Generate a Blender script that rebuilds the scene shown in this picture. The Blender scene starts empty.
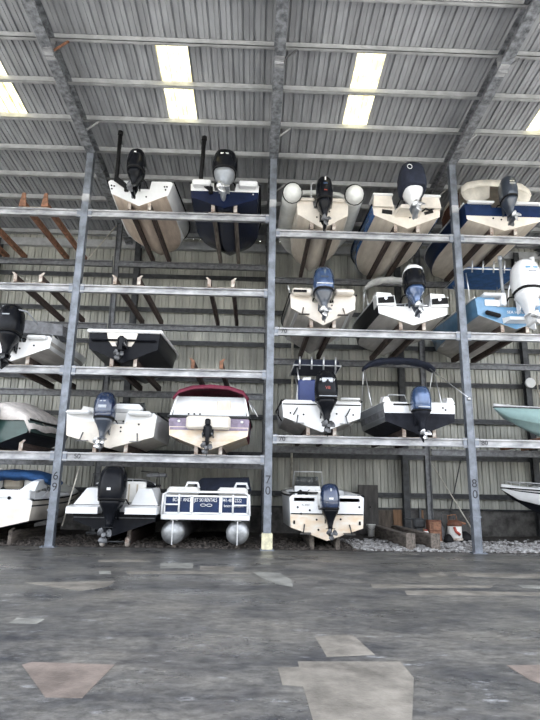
import bpy, bmesh, math, random
from mathutils import Vector, Matrix, Euler, noise
random.seed(7)
SC = bpy.context.scene
COL = SC.collection
PI = math.pi

# ------------------------------------------------------------------ materials
MATS = {}
def mat(name, col, rough=.5, metal=0.0, var=.12, scale=4.0, bump=0.0, bscale=None, coat=0.0, col2=None, stretch=(1,1,1), spec=.5):
    if name in MATS: return MATS[name]
    m = bpy.data.materials.new(name); m.use_nodes = True
    nt = m.node_tree; N = nt.nodes; Lk = nt.links
    b = N['Principled BSDF']
    tc = N.new('ShaderNodeTexCoord'); mp = N.new('ShaderNodeMapping'); mp.inputs['Scale'].default_value = stretch
    Lk.new(tc.outputs['Object'], mp.inputs['Vector'])
    nz = N.new('ShaderNodeTexNoise'); nz.inputs['Scale'].default_value = scale; nz.inputs['Detail'].default_value = 6
    nz.inputs['Roughness'].default_value = .6
    Lk.new(mp.outputs[0], nz.inputs['Vector'])
    cr = N.new('ShaderNodeValToRGB')
    c2 = col2 if col2 else tuple(max(0, c*(1-var*1.6)) for c in col)
    c1 = col if col2 else tuple(min(1, c*(1+var*.6)) for c in col)
    cr.color_ramp.elements[0].position = .36; cr.color_ramp.elements[1].position = .64
    cr.color_ramp.elements[0].color = (*c2, 1); cr.color_ramp.elements[1].color = (*c1, 1)
    Lk.new(nz.outputs['Fac'], cr.inputs['Fac']); Lk.new(cr.outputs['Color'], b.inputs['Base Color'])
    b.inputs['Roughness'].default_value = rough; b.inputs['Metallic'].default_value = metal
    b.inputs['Coat Weight'].default_value = coat; b.inputs['Coat Roughness'].default_value = .08
    b.inputs['Specular IOR Level'].default_value = spec
    if bump:
        n2 = N.new('ShaderNodeTexNoise'); n2.inputs['Scale'].default_value = bscale or scale*6; n2.inputs['Detail'].default_value = 5
        Lk.new(mp.outputs[0], n2.inputs['Vector'])
        bp = N.new('ShaderNodeBump'); bp.inputs['Strength'].default_value = bump; bp.inputs['Distance'].default_value = .03
        Lk.new(n2.outputs['Fac'], bp.inputs['Height']); Lk.new(bp.outputs[0], b.inputs['Normal'])
    MATS[name] = m
    return m

def floor_material():
    m = bpy.data.materials.new('worn_concrete'); m.use_nodes = True
    nt = m.node_tree; N = nt.nodes; Lk = nt.links; b = N['Principled BSDF']
    tc = N.new('ShaderNodeTexCoord')
    def noise_(scale, stretch=(1,1,1), detail=8, off=(0,0,0), rough=.62):
        mp = N.new('ShaderNodeMapping'); mp.inputs['Scale'].default_value = stretch; mp.inputs['Location'].default_value = off
        Lk.new(tc.outputs['Object'], mp.inputs['Vector'])
        n = N.new('ShaderNodeTexNoise'); n.inputs['Scale'].default_value = scale; n.inputs['Detail'].default_value = detail
        n.inputs['Roughness'].default_value = rough
        Lk.new(mp.outputs[0], n.inputs['Vector']); return n
    def ramp(src, a, b_, c0, c1):
        r = N.new('ShaderNodeValToRGB'); r.color_ramp.elements[0].position = a; r.color_ramp.elements[1].position = b_
        r.color_ramp.elements[0].color = c0; r.color_ramp.elements[1].color = c1
        Lk.new(src, r.inputs['Fac']); return r
    def mix(fac, a, b_):
        x = N.new('ShaderNodeMix'); x.data_type = 'RGBA'
        Lk.new(fac, x.inputs[0])
        for s, i in ((a, 6), (b_, 7)):
            if isinstance(s, tuple): x.inputs[i].default_value = s
            else: Lk.new(s, x.inputs[i])
        return x.outputs[2]
    base = ramp(noise_(.8, (1,1.5,1), rough=.72).outputs['Fac'], .36, .62, (.050,.052,.058,1), (.165,.160,.148,1)).outputs['Color']
    tan = ramp(noise_(.33, (1,1.9,1), off=(4,2,0)).outputs['Fac'], .52, .72, (0,0,0,1), (1,1,1,1)).outputs['Color']
    c = mix(tan, base, (.225,.212,.188,1))
    fine = ramp(noise_(7, (1,1.5,1), 10, rough=.75).outputs['Fac'], .35, .7, (.45,.45,.45,1), (1.45,1.45,1.45,1)).outputs['Color']
    mm = N.new('ShaderNodeMix'); mm.data_type = 'RGBA'; mm.blend_type = 'MULTIPLY'; mm.inputs[0].default_value = 1
    Lk.new(c, mm.inputs[6]); Lk.new(fine, mm.inputs[7]); c = mm.outputs[2]
    b.inputs['Specular IOR Level'].default_value = .32
    white = ramp(noise_(2.2, (1,2.2,1), 12, off=(9,1,0), rough=.78).outputs['Fac'], .575, .69, (0,0,0,1), (.85,.85,.85,1)).outputs['Color']
    c = mix(white, c, (.40,.41,.43,1))
    vr = N.new('ShaderNodeTexVoronoi'); vr.feature = 'DISTANCE_TO_EDGE'; vr.inputs['Scale'].default_value = .28
    mp = N.new('ShaderNodeMapping'); Lk.new(tc.outputs['Object'], mp.inputs['Vector'])
    dn = noise_(1.4); vm = N.new('ShaderNodeVectorMath'); vm.operation = 'MULTIPLY_ADD'; vm.inputs[1].default_value = (.5,.5,.5)
    Lk.new(dn.outputs['Color'], vm.inputs[0]); Lk.new(tc.outputs['Object'], vm.inputs[2]); Lk.new(vm.outputs[0], vr.inputs['Vector'])
    crack = ramp(vr.outputs['Distance'], 0, .003, (.4,.4,.4,1), (0,0,0,1)).outputs['Color']
    c = mix(crack, c, (.03,.03,.033,1))
    Lk.new(c, b.inputs['Base Color'])
    rr = ramp(noise_(.4, (1,2,1), off=(2,7,0)).outputs['Fac'], .40, .62, (.26,.26,.26,1), (.62,.62,.62,1))
    Lk.new(rr.outputs['Color'], b.inputs['Roughness'])
    bp = N.new('ShaderNodeBump'); bp.inputs['Strength'].default_value = .25; bp.inputs['Distance'].default_value = .02
    Lk.new(noise_(9, detail=10).outputs['Fac'], bp.inputs['Height']); Lk.new(bp.outputs[0], b.inputs['Normal'])
    return m

def skylight_material():
    m = bpy.data.materials.new('yellowed_fibreglass'); m.use_nodes = True
    nt = m.node_tree; N = nt.nodes; Lk = nt.links
    out = N['Material Output']; N.remove(N['Principled BSDF'])
    tc = N.new('ShaderNodeTexCoord'); n = N.new('ShaderNodeTexNoise'); n.inputs['Scale'].default_value = 3; n.inputs['Detail'].default_value = 8
    Lk.new(tc.outputs['Object'], n.inputs['Vector'])
    r = N.new('ShaderNodeValToRGB'); r.color_ramp.elements[0].position = .4; r.color_ramp.elements[1].position = .6
    r.color_ramp.elements[0].color = (.33,.28,.13,1); r.color_ramp.elements[1].color = (.55,.52,.33,1)
    Lk.new(n.outputs['Fac'], r.inputs['Fac'])
    t = N.new('ShaderNodeBsdfTranslucent'); d = N.new('ShaderNodeBsdfDiffuse'); mx = N.new('ShaderNodeMixShader'); mx.inputs[0].default_value = .15
    Lk.new(r.outputs[0], t.inputs['Color']); Lk.new(r.outputs[0], d.inputs['Color'])
    Lk.new(t.outputs[0], mx.inputs[1]); Lk.new(d.outputs[0], mx.inputs[2]); Lk.new(mx.outputs[0], out.inputs['Surface'])
    return m

def glass_material(name, tint, alpha):
    m = bpy.data.materials.new(name); m.use_nodes = True
    nt = m.node_tree; N = nt.nodes; Lk = nt.links; out = N['Material Output']; b = N['Principled BSDF']
    tc = N.new('ShaderNodeTexCoord'); n = N.new('ShaderNodeTexNoise'); n.inputs['Scale'].default_value = 5
    Lk.new(tc.outputs['Object'], n.inputs['Vector'])
    r = N.new('ShaderNodeValToRGB'); r.color_ramp.elements[0].color = (*[c*.8 for c in tint],1); r.color_ramp.elements[1].color = (*tint,1)
    Lk.new(n.outputs['Fac'], r.inputs['Fac']); Lk.new(r.outputs[0], b.inputs['Base Color'])
    b.inputs['Roughness'].default_value = .08; b.inputs['Alpha'].default_value = alpha
    return m

steel   = mat('galvanised_steel', (.195,.215,.25), .45, .3, .26, 3.5, .08, coat=0)
steelb  = mat('white_worn_steel', (.50,.505,.52), .48, .2, col2=(.19,.195,.21), scale=1.6, stretch=(1,2,2), bump=.1)
darkst  = mat('dark_steel', (.055,.058,.062), .5, .25, .3, 5, .1)
midst   = mat('grey_primer_steel', (.15,.155,.165), .5, .3, .3, 6, .1)
rafterm = mat('mottled_galvanised', (.30,.315,.34), .45, .3, col2=(.09,.095,.105), scale=6, bump=.1)
purlinm = mat('purlin_steel', (.43,.44,.45), .5, .1, .14, 3, .05)
roofm   = mat('roof_sheet', (.325,.335,.355), .5, .15, .16, 1.2, .04, stretch=(2.0,.5,1))
wallm   = mat('wall_sheet', (.45,.45,.405), .55, .1, .22, .9, .04, stretch=(2,2,.4))
blockm  = mat('grey_blockwork', (.13,.125,.12), .85, 0, .35, 3, .3)
runnerm = mat('brown_bunk_carpet', (.060,.040,.034), .8, 0, .35, 6, .3, stretch=(3,.5,3))
rustm   = mat('rusty_wood', (.25,.12,.070), .75, 0, .35, 7, .2)
plate   = mat('white_bracket', (.60,.56,.51), .5, .1, col2=(.25,.18,.14), scale=7)
timber  = mat('weathered_timber', (.17,.145,.125), .85, 0, .4, 5, .3, stretch=(3,.4,3))
white   = mat('white_gelcoat', (.80,.81,.82), .28, 0, .05, 2, coat=.3)
cream   = mat('cream_gelcoat', (.76,.70,.62), .3, 0, .10, 2, coat=.3)
tanb    = mat('tan_stained_bottom', (.68,.57,.47), .55, 0, col2=(.48,.38,.31), scale=1.6, stretch=(3,.6,1))
creamb  = mat('cream_bottom', (.74,.67,.58), .5, 0, col2=(.58,.51,.43), scale=1.6, stretch=(3,.6,1))
greyb   = mat('grey_stained_bottom', (.52,.50,.47), .55, 0, col2=(.36,.34,.32), scale=1.6, stretch=(3,.6,1))
navy    = mat('navy_gelcoat', (.007,.013,.042), .26, 0, .2, 2, coat=.05, spec=.28)
navyb   = mat('navy_stripe', (.012,.028,.085), .3, 0, .2, 2, coat=.0, spec=.2)
royal   = mat('royal_blue_gelcoat', (.030,.115,.34), .25, 0, .2, 2, coat=.5)
steelbl = mat('steel_blue_gelcoat', (.13,.30,.50), .3, 0, .12, 2, coat=.4)
blackg  = mat('black_gelcoat', (.010,.011,.015), .34, 0, .2, 3, coat=.0, spec=.1)
charb   = mat('charcoal_bottom_paint', (.020,.022,.030), .6, 0, .3, 3, spec=.1)
green   = mat('dark_green_gelcoat', (.028,.070,.065), .3, 0, .2, 2, coat=.3)
teal    = mat('pale_teal_gelcoat', (.38,.56,.56), .3, 0, .08, 2, coat=.3)
maroon  = mat('maroon_canvas', (.17,.018,.045), .7, 0, .2, 5, .2)
lilac   = mat('faded_plum_stripe', (.26,.21,.30), .4, 0, .25, 4)
stainw  = mat('orange_stained_gelcoat', (.78,.72,.64), .35, 0, col2=(.70,.54,.37), scale=2.2, stretch=(1,1,2.4))
blackm  = mat('black_engine_paint', (.008,.009,.012), .22, 0, .2, 3, coat=.0, spec=.14)
bluem   = mat('sky_tinted_black_engine', (.016,.032,.080), .16, .15, .2, 3, coat=.9)  # black paint; the blue in it stands in for reflected sky
bluem2  = mat('sky_tinted_blue_engine', (.055,.10,.21), .2, .35, .2, 3, coat=.8)  # sky reflection put into the cowling colour; also used on small blue parts
greym   = mat('grey_engine_paint', (.30,.32,.35), .3, .3, .1, 3, coat=.4)
dgreym  = mat('dark_slate_engine_paint', (.050,.062,.085), .3, .2, .1, 3, coat=.5)
whitem  = mat('white_engine_paint', (.80,.81,.83), .25, 0, .04, 3, coat=.4)
alum    = mat('polished_aluminium', (.70,.71,.73), .28, .8, .1, 5)
ponto   = mat('dull_aluminium', (.36,.37,.38), .38, .75, .3, 3)
rubber  = mat('black_rubber', (.012,.012,.013), .6, 0, .2, 6, spec=.15)
tubeg   = mat('grey_inflatable_fabric', (.70,.71,.69), .55, 0, .08, 3)
canvasn = mat('navy_canvas', (.012,.017,.036), .85, 0, .2, 5, .2)
canvasb = mat('blue_canvas', (.020,.085,.24), .8, 0, .2, 5, .2)
canvasg = mat('charcoal_canvas', (.20,.205,.22), .8, 0, .25, 5, .2)
canvasl = mat('grey_canvas', (.42,.42,.41), .8, 0, .15, 5, .2)
canvast = mat('beige_tarp', (.74,.69,.66), .75, 0, .18, 3, .3)
canvasc = mat('cream_canvas', (.68,.64,.57), .75, 0, .12, 3, .2)
vinyl   = mat('white_vinyl', (.72,.71,.68), .5, 0, .06, 4)
vinylt  = mat('tan_vinyl', (.50,.44,.35), .5, 0, .1, 4)
vinyln  = mat('blue_vinyl', (.030,.050,.17), .5, 0, .1, 4)
redm    = mat('red_paint', (.36,.06,.04), .4, 0, .2, 5)
paintk  = mat('black_stencil_paint', (.02,.02,.025), .6, 0, .1, 8)
paintw  = mat('white_lettering', (.80,.80,.80), .5, 0, .04, 8)
yellowb = mat('pale_yellow_post_base', (.72,.68,.48), .6, 0, .2, 6)
rope    = mat('pale_rod', (.55,.52,.45), .6, .1, .2, 6)
patchm  = mat('tan_concrete_patch', (.225,.208,.182), .65, 0, .30, 2.2, .25, 30)
patchp  = mat('pinkish_concrete_patch', (.200,.165,.145), .6, 0, .25, 2.5, .25, 30)
patchg  = mat('pale_grey_concrete_patch', (.27,.27,.25), .6, 0, .25, 2.5, .2, 30)
dirtm   = mat('dark_gravel_bed', (.085,.075,.068), .95, 0, col2=(.025,.022,.020), scale=9, bump=1, bscale=26)
stonem  = mat('pale_gravel', (.46,.46,.46), .8, 0, col2=(.10,.09,.085), scale=6)
stoned  = mat('brown_gravel', (.10,.085,.075), .85, 0, .4, 8)
rustbox = mat('rust_brown_paint', (.14,.055,.032), .75, 0, .35, 6, .2)
plym    = mat('grey_plywood', (.085,.080,.076), .85, 0, .3, 3, .2, stretch=(2,2,.4))
plyo    = mat('orange_plywood', (.26,.15,.085), .8, 0, .3, 3, .2, stretch=(2,2,.4))
plyg    = mat('brown_plywood', (.13,.105,.085), .85, 0, .35, 3, .2, stretch=(2,2,.4))
floorm  = floor_material()
skym    = skylight_material()
tintg   = glass_material('tinted_acrylic', (.05,.06,.07), .55)
clearg  = glass_material('clear_acrylic', (.45,.50,.52), .35)

# ------------------------------------------------------------------ mesh builder
class MB:
    def __init__(s): s.v=[]; s.f=[]; s.m=[]; s.sm=[]; s.mat=0
    def add(s, vs, fs, smooth=False, mats=None):
        o=len(s.v); s.v += [tuple(p) for p in vs]
        for i,f in enumerate(fs):
            s.f.append([o+k for k in f]); s.m.append(mats[i] if mats else s.mat); s.sm.append(smooth)
        return s
    def hull(s, pts, smooth=False):
        bm=bmesh.new()
        for p in pts: bm.verts.new(p)
        r=bmesh.ops.convex_hull(bm, input=bm.verts[:])
        bm.verts.ensure_lookup_table()
        used=[v for v in bm.verts if v.link_faces]; ix={v:i for i,v in enumerate(used)}
        s.add([v.co[:] for v in used], [[ix[v] for v in f.verts] for f in bm.faces], smooth); bm.free(); return s
    def box(s, c, d, r=0.0, M=None):
        hx,hy,hz=[k/2 for k in d]; r=min(r,hx*.95,hy*.95,hz*.95)
        if r<=0:
            P=[(sx*hx,sy*hy,sz*hz) for sx in(-1,1) for sy in(-1,1) for sz in(-1,1)]
            P=[Vector(p) for p in P]
            if M: P=[M@p for p in P]
            P=[p+Vector(c) for p in P]
            return s.add(P,[(0,1,3,2),(4,6,7,5),(0,4,5,1),(2,3,7,6),(0,2,6,4),(1,5,7,3)])
        P=[]
        for sx in(-1,1):
            for sy in(-1,1):
                for sz in(-1,1):
                    P += [(sx*hx,sy*(hy-r),sz*(hz-r)),(sx*(hx-r),sy*hy,sz*(hz-r)),(sx*(hx-r),sy*(hy-r),sz*hz)]
        P=[Vector(p) for p in P]
        if M: P=[M@p for p in P]
        return s.hull([p+Vector(c) for p in P])
    def bar(s, a, b, w, h, up=(0,0,1)):
        a=Vector(a); b=Vector(b); d=(b-a).normalized(); u=Vector(up)
        x=d.cross(u)
        if x.length<1e-4: x=d.cross(Vector((0,1,0)))
        x.normalize(); u=x.cross(d)
        P=[]
        for q in (a,b):
            for sx,sz in ((-1,-1),(1,-1),(1,1),(-1,1)): P.append(q+x*sx*w/2+u*sz*h/2)
        return s.add(P,[(0,1,2,3),(7,6,5,4),(0,4,5,1),(1,5,6,2),(2,6,7,3),(3,7,4,0)])
    def tube(s, pts, r, seg=8, closed=False, taper=None):
        pts=[Vector(p) for p in pts]; n=len(pts); rings=[]
        t0=(pts[1]-pts[0]).normalized(); ref=Vector((0,0,1)) if abs(t0.z)<.9 else Vector((1,0,0))
        x=t0.cross(ref).normalized()
        for i in range(n):
            if closed: t=(pts[(i+1)%n]-pts[i-1]).normalized()
            else: t=(pts[min(i+1,n-1)]-pts[max(i-1,0)]).normalized()
            x=(x-t*x.dot(t)).normalized(); y=t.cross(x)
            rr=r if taper is None else taper[i]
            rings.append([pts[i]+x*rr*math.cos(2*PI*k/seg)+y*rr*math.sin(2*PI*k/seg) for k in range(seg)])
        return s.loft(rings, closed_path=closed)
    def loft(s, rings, caps=True, closed_path=False, smooth=True):
        n=len(rings); k=len(rings[0]); V=[p for r in rings for p in r]; F=[]
        for i in range(n if closed_path else n-1):
            a=i*k; b=((i+1)%n)*k
            for j in range(k): F.append((a+j,a+(j+1)%k,b+(j+1)%k,b+j))
        s.add(V,F,smooth)
        if caps and not closed_path:
            o=len(s.v)-len(V)
            s.f += [[o+j for j in range(k)][::-1], [o+(n-1)*k+j for j in range(k)]]; s.m += [s.mat]*2; s.sm += [False]*2
        return s
    def lathe(s, prof, c=(0,0,0), axis='z', seg=16):
        rings=[]
        for r,h in prof:
            ring=[]
            for k in range(seg):
                a=2*PI*k/seg; p=(r*math.cos(a), r*math.sin(a), h)
                if axis=='y': p=(p[0],h,p[1])
                if axis=='x': p=(h,p[0],p[1])
                ring.append(Vector(p)+Vector(c))
            rings.append(ring)
        return s.loft(rings)
    def sheet(s, rows, th=None, smooth=True):
        n=len(rows); k=len(rows[0]); V=[p for r in rows for p in r]
        F=[(i*k+j,i*k+j+1,(i+1)*k+j+1,(i+1)*k+j) for i in range(n-1) for j in range(k-1)]
        return s.add(V,F,smooth)
    def build(s, name, mats, parent=None, loc=(0,0,0), rot=(0,0,0), solid=0, fix=True):
        me=bpy.data.meshes.new(name); me.from_pydata(s.v,[],s.f)
        mats = mats if isinstance(mats,(list,tuple)) else [mats]
        for m in mats: me.materials.append(m)
        for i,p in enumerate(me.polygons): p.material_index=s.m[i]; p.use_smooth=s.sm[i]
        if fix:
            bm=bmesh.new(); bm.from_mesh(me); bmesh.ops.recalc_face_normals(bm, faces=bm.faces[:]); bm.to_mesh(me); bm.free()
        o=bpy.data.objects.new(name, me); COL.objects.link(o)
        o.parent=parent; o.location=loc; o.rotation_euler=rot
        if solid:
            md=o.modifiers.new('thickness','SOLIDIFY'); md.thickness=solid; md.offset=0
        return o

def tag(o, label, cat, group=None, kind=None):
    if label: o['label']=label
    if cat: o['category']=cat
    if group: o['group']=group
    if kind: o['kind']=kind
    return o
def thing(name, label, cat, loc, rotz=0, group=None):
    o=bpy.data.objects.new(name, None); COL.objects.link(o); o.empty_display_size=.2
    o.location=loc; o.rotation_euler=(0,0,rotz)
    return tag(o,label,cat,group)
def struct(o): o['kind']='structure'; return o
def text(name, body, size, loc, rot, m, parent=None, depth=.004, align='CENTER', sx=1):
    cu=bpy.data.curves.new(name,'FONT'); cu.body=body; cu.size=size; cu.align_x=align; cu.align_y='CENTER'; cu.extrude=depth
    cu.materials.append(m)
    tmp=bpy.data.objects.new(name,cu); COL.objects.link(tmp); me=bpy.data.meshes.new_from_object(tmp); bpy.data.objects.remove(tmp)
    o=bpy.data.objects.new(name,me); COL.objects.link(o); o.parent=parent; o.location=loc; o.rotation_euler=rot; o.scale=(sx,1,1)
    return o
FRONT=(PI/2,0,0)      # lettering that faces the aisle

# ------------------------------------------------------------------ setting
SL=-.081; ZR=12.73
def zraf(Y): return ZR+SL*Y
# floor slab
mb=MB(); mb.box((0,-6.5,-.15),(34,14,.3)); struct(mb.build('floor',floorm))
apronm = mat('pale_bounce_apron', (.56,.55,.51), .85, 0, .2, .6, .2, 20)  # unseen ground, made pale to bounce light onto roof and hull undersides
mb=MB()
for c,d in (((0,-41.75,-.16),(120,56.5,.3)),((-38.5,-3.5,-.16),(43,20,.3)),((38.5,-3.5,-.16),(43,20,.3))): mb.box(c,d)
struct(mb.build('ground_bounce_apron',apronm))
# gravel strip under the rack
def gz(x,y): 
    v=noise.noise(Vector((x*.8,y*.9,3)))*.07+noise.noise(Vector((x*2.5,y*2.5,1)))*.03
    edge=min(1,max(0,(y-.05)/.7))
    return .0+edge*(.07+v)
mb=MB(); rows=[]
for j in range(34):
    y=.0+j*5.6/33
    rows.append([(x:=-15.9+i*31.8/160, y, gz(x,y)) for i in range(161)])
mb.sheet(rows); o=mb.build('gravel_bed',dirtm); tag(o,'dark gravel and dirt bed under the boat rack','gravel',kind='stuff')
def stones(name,label,n,fx,fy,m,lo,hi):
    mb=MB()
    for i in range(n):
        x=fx();y=fy();r=random.uniform(lo,hi)
        q=Euler((random.random()*6,random.random()*6,random.random()*6)).to_matrix()
        P=[]
        for k in range(8):
            v=q@Vector(((k&1)*2-1,((k>>1)&1)*2-1,((k>>2)&1)*2-1)); v=v.normalized()*r*random.uniform(.75,1.15)
            P.append((x+v.x*1.2,y+v.y*1.2,gz(x,y)+r*.25+v.z*.7))
        o=len(mb.v); mb.add(P,[(0,1,3,2),(4,6,7,5),(0,4,5,1),(2,3,7,6),(0,2,6,4),(1,5,7,3)])
    o=mb.build(name,m); tag(o,label,'gravel',kind='stuff'); return o
stones('pale_stones','pale grey crushed stones spread on the ground right of the middle post',3600,lambda:random.uniform(2.6,11.5),lambda:abs(random.gauss(0,1.2))+.12,stonem,.025,.075)
stones('brown_stones','brown dirty stones on the ground under the left boats',2600,lambda:random.uniform(-11.5,2.8),lambda:abs(random.gauss(0,1.5))+.1,stoned,.02,.06)

# floor patches
PATCH=[('pinkish',patchp,[(-2.62,-10.67),(-2.56,-10.58),(-1.74,-10.64),(-1.79,-11.51),(-2.09,-11.5)]),
 ('tan',patchm,[(.06,-10.48),(1.11,-10.45),(1.11,-10.94),(.82,-11.89),(.62,-12.9),(.03,-12.9),(.06,-11.91),(.05,-11.2),(-.13,-11.16),(-.15,-10.68),(.06,-10.66)]),
 ('tan',patchm,[(.34,-9.52),(.81,-9.41),(.9,-10.22),(.38,-10.31)]),
 ('pinkish',patchp,[(2.17,-10.54),(2.74,-10.5),(2.33,-11.22),(2.19,-10.97)]),
 ('grey',patchg,[(-3.46,-9.01),(-3.48,-8.74),(-3.1,-8.78),(-3.1,-9.05)]),
 ('grey',patchm,[(-4.47,-6.04),(-2.95,-5.73),(-2.92,-6.34),(-3.27,-6.77),(-3.89,-6.41)]),
 ('grey',patchm,[(-4.08,-2.77),(-3.08,-2.46),(-2.81,-2.99),(-3.98,-3.12)]),
 ('grey',patchm,[(-2.99,-4.56),(-1.93,-4.36),(-.46,-4.36),(-.46,-4.64),(-2.92,-4.87)]),
 ('grey',patchg,[(-3.58,-4.52),(-3.34,-4.49),(-3.23,-4.9),(-3.46,-4.92)]),
 ('grey',patchg,[(-2.55,-3.14),(-1.8,-3.06),(-1.71,-3.89),(-2.41,-3.96)]),
 ('grey',patchm,[(-1.59,-3.55),(-.8,-3.63),(-.82,-4.25),(-1.53,-4.17)]),
 ('grey',patchg,[(-.4,-4.36),(.17,-4.44),(.35,-5.34),(.32,-6.12),(.05,-5.82),(-.22,-5.14)]),
 ('grey',patchm,[(3.13,-4.21),(3.74,-4.01),(3.66,-4.63),(3.06,-4.77)]),
 ('grey',patchm,[(4.03,-4.13),(5.43,-4.1),(7.5,-4.19),(7.5,-4.8),(4.93,-4.69),(3.91,-4.52)]),
 ('grey',patchm,[(1.8,-5.71),(4.14,-5.69),(3.97,-5.95),(1.77,-6.11)]),
 ('grey',patchm,[(2.28,-6.37),(2.93,-6.28),(4.86,-6.38),(7,-6.5),(7,-6.8),(4.7,-6.67),(2.21,-6.75)]),
 ('white',patchg,[(4.68,-5.57),(5.16,-5.64),(4.99,-5.97),(4.61,-5.9)])]
for n,m,P in PATCH:
    mb=MB(); k=len(P); V=[(x,y,-.004) for x,y in P]+[(x,y,.004) for x,y in P]
    mb.add(V,[list(range(k,2*k))]+[(i,(i+1)%k,k+(i+1)%k,k+i) for i in range(k)])
    struct(mb.build('trim_floor_patch',m))

# ribbed sheet: profile across u, constant along the other axis
def ribbed(u0,u1,pitch=.305,h=-.055):
    prof=[]; u=u0
    while u<u1:
        prof += [(u,0),(u+pitch*.36,0),(u+pitch*.38,h*.35),(u+pitch*.42,h*.35),(u+pitch*.44,0),(u+pitch*.74,0),(u+pitch*.79,h),(u+pitch*.91,h),(u+pitch*.96,0)]
        u+=pitch
    return prof
SKYL=[(-3.46,-2.60,-4.07,-1.07),(2.16,3.02,-4.07,-1.07),(-8.95,-8.06,-4.07,-1.07),(8.36,9.22,-4.07,-1.07)]
def zroof(Y): return ZR+.63+SL*Y
# roof sheets, split round the translucent panels
ROOFY0,ROOFY1=-10.2,6.55
mb=MB(); prof=ribbed(-16.2,16.2)
ys=[ROOFY0,-3.88,-1.02,ROOFY1]
for a in range(3):
    y0,y1=ys[a],ys[a+1]; V=[];F=[]
    for (u,h) in prof: V += [(u,y0,zroof(y0)-h),(u,y1,zroof(y1)-h)]
    for i in range(len(prof)-1):
        um=(prof[i][0]+prof[i+1][0])/2
        if a==1 and any(s[0]<um<s[1] for s in SKYL): continue
        F.append((2*i,2*i+1,2*i+3,2*i+2))
    mb.add(V,F)
struct(mb.build('ceiling',roofm))
for k,s in enumerate(SKYL):
    mb=MB(); pr=[(u,h) for u,h in prof if s[0]-.2<u<s[1]+.2]
    V=[];F=[]
    for u,h in pr: V += [(u,-3.9,zroof(-3.9)-h+.004),(u,-1.0,zroof(-1.0)-h+.004)]
    for i in range(len(pr)-1): F.append((2*i,2*i+1,2*i+3,2*i+2))
    mb.add(V,F); struct(mb.build('window_%d'%(k+1),skym))
# purlins (channels)
def channel(mb,x0,x1,Y,z0,h,fl):
    for (y0,y1,za,zb) in ((Y-.015,Y+.015,z0,z0+h),(Y-fl,Y,z0,z0+.02),(Y,Y+fl,z0+h-.02,z0+h),(Y-fl,Y-fl+.015,z0,z0+.045)):
        mb.box(((x0+x1)/2,(y0+y1)/2,(za+zb)/2),(x1-x0,y1-y0,zb-za))
for k,Y in enumerate((-10.0,-8.55,-7.05,-5.55,-4.07,-2.58,-1.07,.42,1.9,3.35,4.65,5.95)):
    mb=MB(); channel(mb,-16,16,Y,zraf(Y)+.385,.235,.10); struct(mb.build('roof_purlin',purlinm))
# rafters
XF=(-6.23,0.0,6.17)
for X in (-12.4,)+XF+(12.4,):
    mb=MB()
    y0,y1=-10.1,6.2
    A=lambda dz,y:(X,y,zraf(y)+dz)
    mb.bar(A(.012,y0),A(.012,y1),.30,.024); mb.bar(A(.405,y0),A(.405,y1),.30,.024); mb.bar(A(.21,y0),A(.21,y1),.03,.38)
    o=struct(mb.build('roof_rafter',rafterm))
    mb=MB()
    for Y in (-4.07,-4.03): mb.bar((X,Y,zraf(Y)-.09),(X,Y,zraf(Y)+.46),.26,.02,up=(0,1,0))
    mb.bar((X,-4.25,zraf(-4.25)-.01),(X,-3.85,zraf(-3.85)-.01),.25,.02)
    mb.build('splice_plate',steelb,o)
    for Y,mm in ((-4.07,rustm if X<-6 else midst),(-1.07,purlinm),(1.9,purlinm)):
        mb=MB(); mb.bar((X+.06,Y,zraf(Y)+.02),(X+.55,Y,zraf(Y)+.44),.06,.03); mb.build('flange_brace',mm,o)
# end walls and back wall
YW=6.25
mb=MB(); V=[];F=[];pr=ribbed(-16.2,16.2)
for u,h in pr: V += [(u,YW-h,1.03),(u,YW-h,12.75)]
F=[(2*i,2*i+1,2*i+3,2*i+2) for i in range(len(pr)-1)]
mb.add(V,F); mb.build('wall_back',wallm); struct(bpy.data.objects['wall_back'])
for nm,X in (('wall_left',-16.2),('wall_right',16.2)):
    mb=MB(); V=[];pr=ribbed(-1.0,YW)
    sg=1 if X<0 else -1
    for u,h in pr: V += [(X+sg*h,u,0),(X+sg*h,u,zroof(u)-.02)]
    mb.add(V,[(2*i,2*i+1,2*i+3,2*i+2) for i in range(len(pr)-1)]); struct(mb.build(nm,wallm))
mb=MB(); mb.box((0,YW+.08,.5),(32.4,.3,1.06)); struct(mb.build('trim_block_wall',blockm))
mb=MB(); mb.box((0,YW-.1,1.045),(32.4,.12,.07)); struct(mb.build('trim_wall_sill',darkst))
for z in (1.57,3.1,4.65,6.2,7.78,9.25,10.8):
    mb=MB(); mb.box((0,YW-.13,z),(32,.16,.02)); mb.box((0,YW-.2,z),(32,.02,.2)); struct(mb.build('wall_girt',darkst))
mb=MB(); mb.box((0,YW-.18,12.28),(32,.2,.34)); struct(mb.build('trim_eave',purlinm))
for X in (-11.9,-5.78,0.0,5.75,11.15):
    mb=MB(); y=YW-.36
    for (c,d) in (((X,y-.13,6.15),(.24,.025,12.3)),((X,y+.13,6.15),(.24,.025,12.3)),((X,y,6.15),(.03,.26,12.3))): mb.box(c,d)
    struct(mb.build('wall_column',darkst))
# lower plywood lining sheets on the block wall
for (x0,x1,z1,m,lab) in ((4.6,5.6,.98,plyg,'brown plywood sheet lining the wall foot beside the tall grey panel'),(-.6,3.3,.98,plyg,None)):
    if lab:
        mb=MB(); mb.box(((x0+x1)/2,YW-.22,z1/2+.0),(x1-x0,.03,z1),0); tag(mb.build('plywood_sheet',m),lab,'board')

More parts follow.
